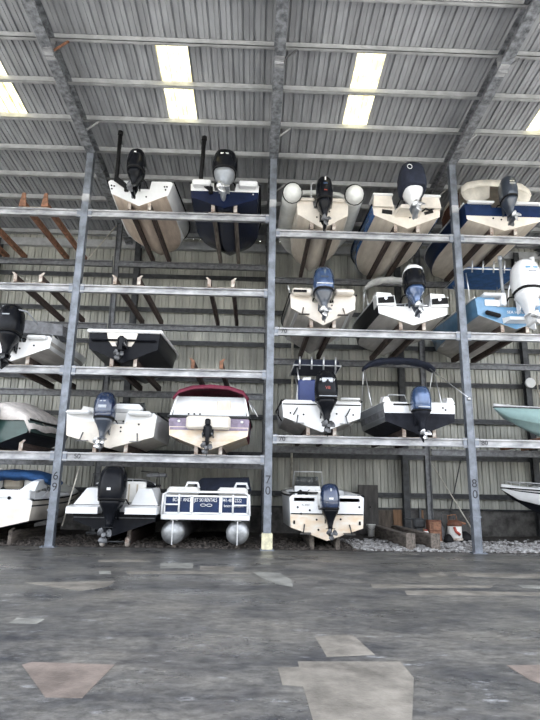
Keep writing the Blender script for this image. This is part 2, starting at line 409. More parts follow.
# ------------------------------------------------------------------ rack
LZ=[('top',10.49),('second',7.85),('third',5.17),('lowest',2.56)]
RZ=[('top',9.97),('second',6.58),('third',3.19)]
BH=.24
POSTL={-6.23:'left',0.0:'middle',6.17:'right'}
YR=4.1
for X,nm in POSTL.items():
    p=thing('rack_post','tall grey steel rack post, the %s one of the three standing at the aisle'%nm,'post',(X,0,0))
    top=zraf(0)
    mb=MB()
    for sx in (-1,1): mb.box((sx*.1,.0,top/2),(.022,.22,top))
    mb.box((0,-.09,top/2),(.2,.02,top)); o=mb.build('upright',steel,p)
    mb=MB(); mb.box((0,0,.012),(.42,.42,.024)); 
    for a in(-1,1):
        for b in(-1,1): mb.lathe([(.02,.02),(.02,.05)],(a*.16,b*.16,0),seg=6)
    mb.build('base_plate',steel,p)
    mb=MB(); mb.box((0,0,1.02),(.26,.28,.05)); mb.build('collar',steel,p)
    mb=MB(); mb.box((0,-.0,zraf(0)-1.7),(.225,.235,.28)); mb.build('splice_sleeve',steelb,p)
    if nm=='middle':
        mb=MB(); mb.box((0,-.0,.24),(.32,.3,.46),.02); tag(mb.build('base_wrap',yellowb,p),'pale yellow wrap at the post foot',None)
        text('post_number','7',.34,(0,-.106,1.98),FRONT,paintk,p); text('post_number','0',.34,(0,-.106,1.66),FRONT,paintk,p)
    if nm=='left':
        text('post_number','6',.34,(0,-.106,1.98),FRONT,paintk,p); text('post_number','9',.34,(0,-.106,1.66),FRONT,paintk,p)
    if nm=='right':
        text('post_number','8',.34,(0,-.106,1.98),FRONT,paintk,p); text('post_number','0',.34,(0,-.106,1.66),FRONT,paintk,p)
def beam_mesh(L,z_h,d=.14):
    mb=MB(); h=z_h
    mb.box((L/2,0,0),(L,d*.25,h)); mb.box((L/2,-d*.2,h/2-.02),(L,d,.04)); mb.box((L/2,-d*.2,-h/2+.02),(L,d,.04)); return mb
BAYS=[('far left',-12.4,-6.35,LZ),('left',-6.11,-.12,LZ),('right',.12,6.05,RZ),('far right',6.29,12.4,RZ)]
for bn,x0,x1,Z in BAYS:
    for ln,z in Z:
        r=thing('rack_beam','white-grey steel front beam of the %s shelf in the %s bay'%(ln,bn),'beam',(x0,0,z),group='front rack beams')
        beam_mesh(x1-x0,BH).build('channel',steelb,r)
        # painted bay number and bolts
        if (bn,ln)in(('left','lowest'),): text('bay_number','50',.2,(.45,-.11,0),FRONT,paintk,r)
        if (bn,ln)in(('right','third'),): text('bay_number','70',.2,(.28,-.11,0),FRONT,paintk,r)
        if (bn,ln)in(('far right','third'),): text('bay_number','80',.2,(.28,-.11,0),FRONT,paintk,r)
        if (bn,ln)in(('right','second'),): text('bay_number','70',.2,(.3,-.11,0),FRONT,paintk,r)
        mb=MB()
        for e in (.06,x1-x0-.06): mb.box((e,-.05,0),(.12,.06,.3))
        mb.build('end_plate',steel,r)
        r=thing('rack_beam','dark steel rear beam of the %s shelf in the %s bay'%(ln,bn),'beam',(x0,YR,z),group='rear rack beams')
        beam_mesh(x1-x0,BH).build('channel',midst,r)
for X,nm in POSTL.items():
    p=thing('rack_post','dark steel rear rack post behind the %s aisle post'%nm,'post',(X,YR+.16,0),group='rear rack posts')
    top=zraf(YR)-.01; mb=MB()
    for c,d in (((-.09,0,top/2),(.02,.18,top)),((.09,0,top/2),(.02,.18,top)),((0,0,top/2),(.18,.02,top))): mb.box(c,d)
    mb.build('upright',midst,p); mb=MB(); mb.box((0,0,.012+.05),(.36,.36,.1)); mb.build('base_plate',midst,p)
# rods
RODS=[((-7.35,4.0,10.6),(-6.33,4.1,12.2),'pale thin diagonal rod running down left from the left rear post'),
 ((6.3,4.1,2.75),(7.6,3.4,.1),'pale diagonal rod in front of the back wall left of the right post foot'),
 ((8.15,6.03,3.1),(7.25,5.9,.0),'dark diagonal rod against the back wall behind the vacuum tank'),
 ((5.6,3.9,9.7),(6.9,3.9,8.3),'thin rod crossing under the blue-sided boat beside the right post'),
 ((-5.7,.35,2.3),(-6.05,.35,.55),'thin grey rod slanting beside the foot of the left post')]
for a,b,l in RODS:
    mb=MB(); mb.tube([a,b],.022,6); tag(mb.build('brace_rod',darkst if 'dark' in l else rope),l,'rod')
mb=MB(); mb.tube([(-5.72,2.9,5.3),(-5.9,2.9,7.7),(-6.02,2.9,10.3)],.014,6); tag(mb.build('hanging_cable',darkst),'thin dark cable hanging down between the left post and the black-hulled boat','cable')
mb=MB(); mb.tube([(1.1,5.85,1.2),(1.1,5.85,9.9)],.05,8); tag(mb.build('wall_pipe',rope),'thin pale vertical pipe on the back wall right of the middle post','pipe')

# ------------------------------------------------------------------ bunks
def bunk(X,zb,label,off=.37,h=.24,y0=-.14,y1=4.3,style='brown',ground=False):
    if ground: y0=.25
    """zb = level on which it lies"""
    r=thing('boat_bunk',label,'boat bunk',(X,0,zb),group='boat bunks on the rack')
    rm={'brown':runnerm,'rust':rustm,'grey':timber}[style]
    for s in (-1,1):
        mb=MB(); mb.box((s*off,(y0+y1)/2,h*.5+.012),(.13,y1-y0,h-.024),.015); mb.build('runner',rm,r)
        mb=MB(); x=s*off
        if style=='rust':
            mb.hull([(x-.12,y0-.03,.02),(x+.12,y0-.03,.02),(x-.12,y0+.02,.02),(x+.12,y0+.02,.02),(x-.05,y0-.03,.5),(x+.05,y0-.03,.5),(x-.05,y0+.02,.5),(x+.05,y0+.02,.5)])
        else:
            mb.box((x,y0-.03,h*.55),(.11,.03,h*1.05),.006); mb.hull([(x-.055,y0-.03,h),(x+.055,y0-.03,h),(x-.055,y0+.0,h),(x+.055,y0+.0,h),(x+s*.09-.03,y0-.03,h+.09),(x+s*.09+.03,y0-.03,h+.09),(x+s*.09-.03,y0,h+.09),(x+s*.09+.03,y0,h+.09)])
        mb.build('end_stop',rustm if style=='rust' else (timber if ground else plate),r)
    if not ground:
        mb=MB(); mb.box((0,-.02,.006),(off*2+.3,.2,.012)); mb.build('base_plate',plate,r)
    return r
TB=BH/2
def shelf(z): return z+TB

# ------------------------------------------------------------------ boats
def lerp(a,b,t): return a+(b-a)*t
class Boat: pass
def make_boat(name,label,cat,X,Zk,L=6.2,B=2.3,H=.95,zc=.4,notch=None,mats=None,stripe=(.55,.75),split=None,rise=.35,td=.55,floor=.42,Y=-.3,rotz=0,wide=1.07,rail=True,railmat=None,bowcut=2.5,flare=.92,deckmat=None,chop=0):
    """mats: bottom, side, stripe, transom_low, transom_up"""
    b=Boat(); b.root=thing(name,label,cat,(X,Y,Zk),rotz); b.H=H;b.B=B;b.L=L;b.zc=zc;b.notch=notch
    split=split if split else H*.72
    NS=17
    ts=[i/(NS-1) for i in range(NS)]
    def st(t):
        tp=max(0,(t-.42)/.58); tk=max(0,(t-.52)/.48)
        bg=B/2*(1+(wide-1)*math.sin(PI*min(1,t/.8)*.62))*max(.012,(1-tp**bowcut))**.85
        bg=max(bg,.03)
        zg=H+rise*t*t
        zk=(H+rise)*.93*tk**2.4
        zcc=lerp(zc,zg*.80,tp**1.9); zcc=max(zcc,zk+.01)
        bc=bg*lerp(flare,.55,tp**1.3)
        return bg,zg,zk,zcc,bc
    b.st=st
    def prof(t):
        bg,zg,zk,zcc,bc=st(t)
        P=[(0,zk)]
        for u,dz in ((.30,0),(.34,.025),(.62,0),(.66,.025)): P.append((bc*u,lerp(zk,zcc,u*1.0)-dz*(1 if u in(.30,.62) else 0)))
        P.append((bc,zcc)); P.append((min(bg,bc+.045),zcc+.015))
        b0=P[-1]
        tp=max(0,(t-.42)/.58)
        for u in (stripe[0],stripe[1],1.0):
            e=1+.6*tp
            P.append((lerp(b0[0],bg,u**e),lerp(b0[1],zg,u)))
        return P
    b.prof=prof
    mb=MB(); K=len(prof(0)); band=[0,0,0,0,0,1,1,2,1]
    full=[]
    for t in ts:
        p=prof(t); full.append([(-x,t*L,z) for x,z in p[::-1]]+[(x,t*L,z) for x,z in p[1:]])
    W=2*K-1; V=[q for r in full for q in r]; F=[];M=[]
    bf=band[::-1]+band
    for i in range(NS-1):
        for j in range(W-1):
            F.append((i*W+j,i*W+j+1,(i+1)*W+j+1,(i+1)*W+j)); M.append(bf[j])
    mb.add(V,F,True,M)
    # transom with motor notch, .12 thick
    p0=prof(0); bg=p0[-1][0]; bc,zcc=p0[5]
    nw,zn=(notch if notch else (.2,H))
    def low(x): return p0[0][1]+(zcc-p0[0][1])*min(1,abs(x)/bc)
    def edge(z): 
        return lerp(p0[6][0],bg,max(0,min(1,(z-zcc)/(H-zcc))))
    cols=[]
    cols.append((edge(zcc+.02),zcc+.015,edge(split),split,edge(H-.07),H-.07))
    xx=bg-.09; cols.append((min(xx,bc-.02),low(min(xx,bc-.02)),xx,split,xx,H))
    cols.append((nw+.02,low(nw+.02),nw+.02,split,nw+.02,H))
    zz=min(split,zn-.01)
    cols.append((nw-.03,low(nw-.03),nw-.03,zz,nw-.03,zn)); cols.append((0,0,0,zz,0,zn))
    cols=cols+[(-c[0],c[1],-c[2],c[3],-c[4],c[5]) for c in cols[-2::-1]]
    n=len(cols); V=[]
    for yy in (0.0,.12):
        for c in cols: V += [(c[0],yy,c[1]),(c[2],yy,c[3]),(c[4],yy,c[5])]
    F=[];M=[]
    for i in range(n-1):
        a=3*i;e=3*(i+1);o=3*n
        F += [(a,e,e+1,a+1),(a+1,e+1,e+2,a+2)]; M += [3,4]
        F += [(o+a,o+a+1,o+e+1,o+e),(o+a+1,o+a+2,o+e+2,o+e+1),(a+2,e+2,o+e+2,o+a+2)]; M += [4,4,4]
    mb.add(V,F,False,M)
    b.hull=mb.build('hull',mats,b.root)
    # deck: gunwale caps, liner, floor, foredeck
    dm=deckmat or mats[4]
    mb=MB(); rows=[]
    for t in [.12/L]+[x for x in ts if .12/L<x<td]+[td]:
        bgt,zg,*_=st(t); w=bgt-.17
        rows.append([(-bgt,t*L,zg),(-bgt+.04,t*L,zg+.035),(-w,t*L,zg+.03),(-w+.02,t*L,floor),(0,t*L,floor),(w-.02,t*L,floor),(w,t*L,zg+.03),(bgt-.04,t*L,zg+.035),(bgt,t*L,zg)])
    mb.sheet(rows,smooth=False)
    rows=[]
    for t in [td]+[x for x in ts if x>td]:
        bgt,zg,*_=st(t)
        rows.append([(x*bgt,t*L,zg+.035*(1 if abs(x)<1 else 0)+.08*(1-x*x)) for x in (-1,-.93,-.5,0,.5,.93,1)])
    mb.sheet(rows,smooth=False)
    bgt,zg,*_=st(td); w=bgt-.17
    mb.add([(-w,td*L,floor),(w,td*L,floor),(w,td*L,zg+.05),(0,td*L,zg+.115),(-w,td*L,zg+.05)],[(0,1,2,3,4)])
    mb.build('deck',dm,b.root)
    if rail:
        mb=MB()
        for s in(-1,1): mb.tube([(s*(st(t)[0]+.012),t*L,st(t)[1]-.015) for t in ts],.026,6)
        mb.build('rub_rail',railmat or rubber,b.root)
    return b

def outboard(b,zm,s=1.0,tilt=12,cowl=blackm,mid=None,low=None,x=0,cap=None,decal=None,y=-.04,kind=0,swivel=0,band=None,cover=None,wf=1.0):
    mid=mid or cowl; low=low or mid
    S=lambda P:[(p[0]*s,p[1]*s,p[2]*s) for p in P]
    def ring(z,cy,hx,hy,e=2.6,n=16,zt=0):
        R=[]
        for k in range(n):
            a=2*PI*k/n; c=math.cos(a);d=math.sin(a)
            yy=hy*math.copysign(abs(d)**(2/e),d)
            R.append((hx*math.copysign(abs(c)**(2/e),c),cy+yy,z+zt*yy))
        return S(R)
    # midsection
    mb=MB()
    mb.loft([ring(.10,-.34,.30,.35),ring(-.02,-.33,.275,.31),ring(-.14,-.32,.20,.25),ring(-.30,-.31,.125,.195),ring(-.46,-.30,.085,.17),ring(-.56,-.30,.075,.19)])
    m=mb.build('outboard_motor',mid,b.root,(x,y,zm),(math.radians(-tilt),0,math.radians(swivel))); m.scale.x=wf
    mb=MB()
    mb.loft([ring(.08,-.34,.29,.36),ring(.16,-.345,.33,.385),ring(.40,-.35,.345,.40),ring(.62,-.345,.33,.385,zt=-.04),ring(.80,-.335,.295,.34,zt=-.07),ring(.90,-.32,.235,.27,zt=-.09),ring(.945,-.31,.12,.15,zt=-.11)])
    cw=mb.build('cowling',cowl,m)
    mb=MB(); mb.loft([ring(.075,-.34,.315,.375),ring(.13,-.34,.325,.382)]); mb.build('cowl_seam',band or rubber,m)
    if cap:
        mb=MB(); mb.loft([ring(.68,-.343,.33,.383,zt=-.05),ring(.80,-.335,.302,.346,zt=-.07),ring(.905,-.32,.24,.275,zt=-.09),ring(.955,-.31,.12,.15,zt=-.11)]); tag(mb.build('cowl_cap',cap,m),'cap of a different colour on the cowling',None)
    # gearcase: strut, anti-ventilation plate, torpedo, skeg
    mb=MB()
    mb.loft([ring(-.50,-.30,.07,.18),ring(-.66,-.30,.05,.17),ring(-.74,-.30,.06,.2)])
    mb.hull(S([(-.14,-.52,-.545),(.14,-.52,-.545),(.16,-.30,-.545),(-.16,-.30,-.545),(0,-.02,-.545),(-.14,-.52,-.565),(.14,-.52,-.565),(.16,-.30,-.565),(-.16,-.30,-.565),(0,-.02,-.565)]))
    mb.lathe([(.012*s,.12*s),(.05*s,.06*s),(.075*s,-.06*s),(.08*s,-.30*s),(.065*s,-.46*s)],(0,-.18*s,-.74*s),'y',12)
    mb.hull(S([(-.012,-.14,-.78),(.012,-.14,-.78),(-.012,-.46,-.78),(.012,-.46,-.78),(-.008,-.38,-.98),(.008,-.38,-.98),(-.008,-.47,-.98),(.008,-.47,-.98)]))
    mb.build('gearcase',low,m)
    # propeller: hub and three pitched blades
    mb=MB(); cy=-.70
    mb.lathe([(.055*s,.07*s),(.06*s,0),(.045*s,-.09*s)],(0,cy*s,-.74*s),'y',10)
    for k in range(3):
        a=2*PI*k/3+.4; ux=Vector((math.cos(a),0,math.sin(a))); vx=Vector((-math.sin(a),0,math.cos(a)))
        rows=[]
        for rr,wd in ((.05,.05),(.10,.09),(.15,.10),(.185,.05)):
            rows.append([tuple((Vector((0,cy,-.74))+ux*rr+vx*q*wd+Vector((0,q*wd*.6,0)))*s) for q in(-1,0,1)])
        mb.sheet(rows)
    mb.build('propeller',alum if low is not blackm else midst,m,solid=.008)
    # clamp bracket with steering rod
    mb=MB()
    for sx in(-1,1): mb.hull(S([(sx*.13-.02,.03,.06),(sx*.13+.02,.03,.06),(sx*.13-.02,.03,-.36),(sx*.13+.02,.03,-.36),(sx*.13-.02,-.20,.0),(sx*.13+.02,-.20,.0),(sx*.13-.02,-.12,-.30),(sx*.13+.02,-.12,-.30)]))
    mb.tube(S([(-.2,-.02,.04),(.2,-.02,.04)]),.03*s,8)
    mb.tube(S([(-.05,-.1,-.30),(-.05,-.28,-.10)]),.03*s,8); mb.tube(S([(.05,-.1,-.30),(.05,-.28,-.10)]),.03*s,8)
    mb.build('clamp_bracket',low,m)
    for sx in (-1,1):
        mb=MB(); mb.tube(S([(sx*.16,-.03,.12),(sx*.26,.12,.16),(sx*.34,.30,.0)]),.022*s,6); mb.build('rigging_hose',rubber,m)
    if cover:
        mb=MB(); mb.loft([ring(.04,-.35,.34,.40,e=3),ring(.10,-.35,.39,.44,e=3),ring(.40,-.35,.40,.46,e=3),ring(.68,-.35,.38,.45,zt=-.04,e=3),ring(.88,-.34,.32,.39,zt=-.06,e=3),ring(.97,-.33,.18,.22,zt=-.08)])
        tag(mb.build('motor_cover',cover,m),'navy cloth cover over the cowling',None)
        mb=MB(); mb.tube(S([(-.16+.07*math.cos(a),-.815,.62+.085*math.sin(a)) for a in [2*PI*k/14 for k in range(14)]]),.012,5,True); mb.build('cover_emblem',paintw,m)
    # decals on the aft face of the cowling
    for (txt,z,sz,dm) in (decal or []):
        yb=-.35-.388*(1 if z<.6 else .95)
        if txt=='bar':
            mb=MB(); mb.box((0,yb*s,z*s),(sz[0]*s,.02,sz[1]*s)); mb.build('cowl_decal',dm,m)
        else: text('cowl_decal',txt,sz*s,(0,(yb-.01)*s,z*s),FRONT,dm,m,depth=.003)
    return m

def add(b,name,mb,m,solid=0,label=None,parent=None):
    o=mb.build(name,m,parent or b.root,solid=solid)
    if label: o['label']=label
    return o
def platform(b,x,z,w,d=.42,h=.16,m=white,y=None):
    mb=MB(); mb.box((x,(-d/2) if y is None else y,z),(w,d,h),.05); return add(b,'swim_platform',mb,m)
def dots(b,pts,m=rubber,r=.028,name='drain_fitting'):
    for x,z in pts:
        mb=MB(); mb.lathe([(r,0),(r,-.02),(r*.5,-.03)],(x,0,z),'y',8); add(b,name,mb,m)
def cleats(b,ys,m=alum):
    for y in ys:
        for s in(-1,1):
            bg,zg,*_=b.st(y/b.L); mb=MB(); x=s*(bg-.1)
            mb.tube([(x,y-.09,zg+.085),(x,y+.09,zg+.085)],.014,6); mb.box((x,y-.03,zg+.05),(.02,.02,.06)); mb.box((x,y+.03,zg+.05),(.02,.02,.06)); add(b,'cleat',mb,m)
def trim_tabs(b,m=midst):
    for s in(-1,1):
        x=s*b.B*.29; z=b.zc*.62
        mb=MB(); mb.hull([(x-.16,0,z),(x+.16,0,z),(x-.16,-.2,z-.03),(x+.16,-.2,z-.03),(x-.16,0,z+.015),(x+.16,0,z+.015),(x-.16,-.2,z-.015),(x+.16,-.2,z-.015)])
        mb.tube([(x+s*.06,-.13,z),(x+s*.02,-.02,z+.24)],.02,6); add(b,'trim_tab',mb,m)
def console(b,y,x=0,w=.8,h=1.0,zf=.42,m=white,glass=tintg):
    mb=MB(); mb.hull([(x-w/2,y,zf),(x+w/2,y,zf),(x-w/2,y+.7,zf),(x+w/2,y+.7,zf),(x-w/2,y+.12,zf+h),(x+w/2,y+.12,zf+h),(x-w/2,y+.5,zf+h*.92),(x+w/2,y+.5,zf+h*.92)])
    c=add(b,'console',mb,m)
    mb=MB(); mb.box((x,y+.05,zf+h*.72),(w*.8,.03,h*.26),0,Matrix.Rotation(-.1,3,'X')); add(b,'dash_panel',mb,rubber,parent=c)
    mb=MB(); mb.tube([(x-.15+.17*math.cos(a),y-.1,zf+h*.6+.17*math.sin(a)) for a in [2*PI*k/14 for k in range(14)]],.015,6,True); mb.tube([(x-.15,y-.1,zf+h*.6),(x-.15,y+.04,zf+h*.6)],.02,6)
    for k in range(3):
        a=2*PI*k/3; mb.tube([(x-.15,y-.1,zf+h*.6),(x-.15+.17*math.cos(a),y-.1,zf+h*.6+.17*math.sin(a))],.01,5)
    add(b,'steering_wheel',mb,alum,parent=c)
    mb=MB(); mb.sheet([[(x-w/2+w*k/8+0,y+.46-.0*k+.12*(abs(k-4)/4)**2*-1,zf+h*.9) for k in range(9)],[(x-w*.42+w*.84*k/8,y+.30-.12*(abs(k-4)/4)**2,zf+h*.9+.42) for k in range(9)]])
    add(b,'windshield',mb,glass,solid=.012,parent=c)
    return c
def seat(b,x,y,w,zf,h=.9,m=vinyl,name='helm_seat'):
    mb=MB(); mb.box((x,y,zf+.2),(w*.9,.4,.4),.03); s=add(b,name,mb,white)
    mb=MB(); mb.box((x,y,zf+.46),(w,.46,.12),.05); add(b,'seat_cushion',mb,m,parent=s)
    mb=MB(); mb.box((x,y-.2,zf+.46+(h-.46)/2+.03),(w,.12,h-.44),.05); add(b,'backrest',mb,m,parent=s)
def t_top(b,y,w,d,z,zb,m=canvasn,pipe=alum,holders=5,thick=.12):
    mb=MB(); rows=[]
    for zz,inset in ((0,.0),(thick,.04)):
        pass
    P=[]
    for sx in(-1,1):
        for sy in(-1,1):
            for e in ((0,.12),(.12,0)):
                P += [(sx*(w/2-e[0]),y+sy*(d/2-e[1]),z),(sx*(w/2-e[0]-.05),y+sy*(d/2-e[1]-.05),z+thick)]
    mb.hull(P); t=add(b,'t_top',mb,m)
    mb=MB(); mb.tube([(-w/2,y-d/2-.03,z+.02),(w/2,y-d/2-.03,z+.02),(w/2+.03,y+d/2,z+.02),(-w/2-.03,y+d/2,z+.02)],.028,8,True); add(b,'top_frame',mb,pipe,parent=t)
    for sx in(-1,1):
        for (ya,yb) in ((y-d*.33,y-d*.18),(y+d*.33,y+d*.14)):
            mb=MB(); mb.tube([(sx*w*.42,ya,z),(sx*w*.36,lerp(ya,yb,.5),lerp(z,zb,.4)),(sx*w*.34,yb,zb)],.026,8); add(b,'top_leg',mb,pipe,parent=t)
    for k in range(holders):
        xx=lerp(-w*.38,w*.38,k/(holders-1)); mb=MB(); mb.tube([(xx,y-d/2-.03,z-.12),(xx,y-d/2-.13,z+.28)],.028,8); add(b,'rod_holder',mb,pipe,parent=t)
    return t
def bimini(b,y,w,z,zb,m,d=.35,arch=.22,thick=.16,n=13,pole=alum,splay=.5,legs=True):
    """folded canvas top: a fat arched roll across the boat on slanting poles"""
    mb=MB(); rings=[]
    for i in range(n):
        u=-1+2*i/(n-1); x=u*w/2; zz=z-arch*abs(u)**2.6
        if abs(u)==1: zz-=.06
        tk=thick*(1 if abs(u)<1 else .5)
        rings.append([(x,y+d/2*math.cos(a),zz+tk/2*math.sin(a)+.02*math.sin(i*2.1+a)) for a in [2*PI*k/10 for k in range(10)]])
    mb.loft(rings); t=add(b,'bimini_top',mb,m)
    if legs:
        for sx in(-1,1):
            for dy in (-splay,splay):
                mb=MB(); mb.tube([(sx*w*.49,y,z-arch),(sx*w*.47,y+dy,zb)],.018,6); add(b,'bimini_pole',mb,pole,parent=t)
    return t
def windshield(b,y,w,zb,h,m=tintg,rake=.35,side=.9):
    mb=MB(); lo=[];hi=[]
    for k in range(13):
        u=-1+k/6; x=u*w/2; yy=y-side*abs(u)**3
        lo.append((x,yy,zb)); hi.append((x*.9,yy-rake,zb+h*(1-.25*abs(u)**3)))
    mb.sheet([lo,hi]); g=add(b,'windshield',mb,m,solid=.012)
    mb=MB(); mb.tube(hi,.018,6)
    for k in (0,3,6,9,12): mb.tube([lo[k],hi[k]],.014,6)
    add(b,'windshield_frame',mb,alum,parent=g)
def anchor_pole(b,x,z0,z1,m=rubber,lean=0):
    mb=MB(); mb.tube([(x,-.12,z0),(x+lean,-.12,z1-.06)],.07,8); mb.tube([(x+lean,-.12,z1-.12),(x+lean,-.12,z1)],.09,8); o=add(b,'anchor_pole',mb,m)
    mb=MB(); mb.bar((x,-.14,z0+.12),(x+.34,-.12,z0-.16),.1,.1); mb.bar((x,-.14,z0),(x+.36,-.12,z0-.26),.06,.06); mb.box((x+.34,-.05,z0-.2),(.14,.1,.26),.02); add(b,'pole_bracket',mb,m,parent=o)
def bow_rail(b,t0,t1,h=.3,m=alum):
    mb=MB()
    for s in (-1,1):
        pts=[]
        for k in range(8):
            t=lerp(t0,t1,k/7); bg,zg,*_=b.st(t); pts.append((s*max(.02,bg-.1),t*b.L,zg+h))
        mb.tube(pts,.014,6)
        for k in (0,2,4,6): mb.tube([pts[k],(pts[k][0],pts[k][1],b.st(lerp(t0,t1,k/7))[1])],.012,6)
    add(b,'bow_rail',mb,m)
def ladder(b,x,z0,z1,m=alum):
    mb=MB()
    for sx in(-.12,.12): mb.tube([(x+sx,-.05,z0),(x+sx,-.05,z1)],.014,6)
    for k in range(3): mb.tube([(x-.12,-.05,lerp(z0,z1,(k+.5)/3)),(x+.12,-.05,lerp(z0,z1,(k+.5)/3))],.012,6)
    add(b,'boarding_ladder',mb,m)
def sterndrive(b,zm,s=1,x=0,m=blackm):
    mb=MB(); mb.box((x,-.14*s,zm),(.34*s,.3*s,.36*s),.07*s); mb.box((x,-.34*s,zm-.02),(.26*s,.3*s,.44*s),.08*s)
    d=mb.build('stern_drive',m,b.root)
    mb=MB(); mb.hull([(x+sx*s,yy*s,zm+zz*s) for sx in(-.06,.06) for yy,zz in((-.2,-.15),(-.5,-.15),(-.26,-.55),(-.48,-.55))]); mb.box((x,-.42*s,zm-.36*s),(.26*s,.46*s,.02)); mb.lathe([(.01,.02),(.07*s,-.1),(.07*s,-.4*s),(.05*s,-.5*s)],(x,-.12*s,zm-.55*s),'y',12)
    mb.hull([(x+sx*s,yy*s,zm+zz*s) for sx in(-.01,.01) for yy,zz in((-.2,-.58),(-.5,-.58),(-.42,-.78),(-.5,-.78))]); mb.build('gearcase',m,d)
    mb=MB(); mb.lathe([(.06*s,0),(.06*s,-.1),(.04*s,-.16)],(x,-.62*s,zm-.55*s),'y',10)
    for k in range(3):
        a=2*PI*k/3+.3; ux=Vector((math.cos(a),0,math.sin(a)));vx=Vector((-math.sin(a),0,math.cos(a)));c=Vector((x,-.68*s,zm-.55*s))
        mb.sheet([[tuple(c+(ux*rr+vx*q*wd+Vector((0,q*wd*.6,0)))*s) for q in(-1,0,1)] for rr,wd in((.05,.05),(.12,.1),(.19,.06))])
    mb.build('propeller',midst,d,solid=.008)
    mb=MB()
    for sx in(-1,1): mb.tube([(x+sx*.16*s,-.1,zm-.18*s),(x+sx*.14*s,-.5*s,zm-.1*s)],.028*s,8)
    mb.build('trim_ram',midst,d)
def reg_text(b,body,x,z,size,m,y=-.012): text('hull_lettering',body,size,(x,y,z),FRONT,m,b.root)

# ---- top shelf, left bay -------------------------------------------------
def zk(level,extra=0): return shelf(level)+.12+extra
L1,L2,L3,L4=[z for _,z in LZ]; R1,R2,R3=[z for _,z in RZ]

b=make_boat('motorboat','white motorboat with tan bottom and black anchor pole, leftmost boat of the top row','boat',-4.42,zk(L1,-0.03),L=5.7,B=2.2,H=.92,zc=.40,notch=(.34,.62),mats=[tanb,white,white,white,white],wide=1.16,Y=-.25,flare=.80)
outboard(b,.80,.97,8,blackm,wf=.88,x=-.08,y=-.12,decal=[('bar',.66,(.08,.05),paintw)]); anchor_pole(b,-.78,.82,2.68)
dots(b,[(-.95,.72),(-.86,.70),(-.93,.60),(.8,.73),(.88,.73),(.84,.62),(.22,.34)]); cleats(b,(.5,)); 
bunk(-4.42,shelf(L1),'boat bunk carrying the tan-bottomed boat with the anchor pole on the top shelf',.33)

b=make_boat('motorboat','navy blue hulled boat with white gunwale on the top shelf left of the middle post','boat',-1.62,zk(L1),L=5.6,B=2.3,H=.90,zc=.34,notch=(.36,.62),mats=[navy,navy,navyb,navy,white],split=.60,wide=1.06,Y=-.25,stripe=(.3,.72))
outboard(b,.80,1.04,12,blackm,greym,greym,wf=1.14,y=-.1,decal=[('bar',.6,(.22,.05),paintw)]); anchor_pole(b,-.80,.80,2.56,lean=.05)
platform(b,-.75,.78,.62,.3,.2); platform(b,.78,.78,.62,.3,.2); cleats(b,(.5,)); dots(b,[(.95,.52)],alum)
bunk(-1.62,shelf(L1),'pale-ended boat bunk carrying the navy blue hulled boat on the top shelf',.37,style='grey')

# ---- left bay, second shelf: empty bunks
bunk(-4.62,shelf(L2),'empty boat bunk on the second shelf below the tan-bottomed boat',.38)
bunk(-1.62,shelf(L2),'empty boat bunk on the second shelf below the navy hulled boat',.38)
# ---- left bay, third shelf
b=make_boat('bowrider','black-hulled bowrider with white top edge on the third shelf beside the left post','boat',-4.52,zk(L3,-0.03),L=5.5,B=2.18,H=1.0,zc=.42,notch=None,mats=[blackg,blackg,blackg,blackg,blackg],split=.62,wide=1.10,rise=.2,Y=-.3,deckmat=white,rail=False)
mb=MB()
for s in(-1,1):
    pts=[(s*(b.st(t)[0]+.01),t*b.L,b.st(t)[1]+.02) for t in [k/16 for k in range(17)]]
    mb.tube(pts,.055,8)
mb.tube([(-1.08,-.02,1.0),(1.08,-.02,1.0)],.065,8); add(b,'white_cap_rail',mb,white)
mb=MB(); mb.hull([(-.12-.42,-.03,.97),(.42-.0,-.03,.97),(-.48,-.03,.70),(.36,-.03,.70),(-.34,-.03,.52),(.24,-.03,.52),(-.54,.0,.97),(.42,.0,.97),(-.34,.0,.52),(.24,.0,.52)]); add(b,'transom_panel',mb,cream)
sterndrive(b,.60,.85,.0); platform(b,0,.70,2.0,.14,.05,blackg)
windshield(b,2.4,1.7,1.05,.35)
dots(b,[(.75,.93),(.62,.95),(-.6,.94)])
bunk(-4.52,shelf(L3),'boat bunk carrying the black-hulled bowrider on the third shelf',.36)
bunk(-1.95,shelf(L3),'rusty-ended empty boat bunk beside the black-hulled bowrider, above the maroon-topped boat',.44,style='brown')
for o in list(COL.objects)[-6:]:
    if o.name.startswith('end_stop'): o.data.materials[0]=rustm

# ---- left bay, lowest shelf
b=make_boat('skiff','white skiff with sky-tinted black outboard on the lowest shelf just right of the left post','boat',-4.70,zk(L4),L=6.0,B=2.68,H=1.06,zc=.34,notch=(.42,.72),mats=[cream,white,white,cream,white],wide=1.02,rise=.2,Y=-.3,split=.78)
outboard(b,.70,.90,6,bluem,dgreym,dgreym,x=-.12,y=-.06,decal=[('bar',.42,(.26,.09),greym),('bar',.60,(.18,.03),greym)])
trim_tabs(b); platform(b,-.92,1.02,.72,.3,.12); platform(b,.86,1.02,.7,.3,.12)
console(b,1.9,.1,1.0,.95); seat(b,.05,1.2,.9,.42,1.0); dots(b,[(.3,.5),(.3,.62),(.36,.8),(.82,.72)])
mb=MB(); mb.box((.35,.25,1.22),(1.0,.4,.26),.1); add(b,'cooler_seat',mb,white); mb=MB(); mb.tube([(-.5,.3,1.1),(-.42,.3,1.36),(.1,.3,1.36),(.2,.3,1.1)],.03,8); add(b,'seat_rail',mb,blackg)
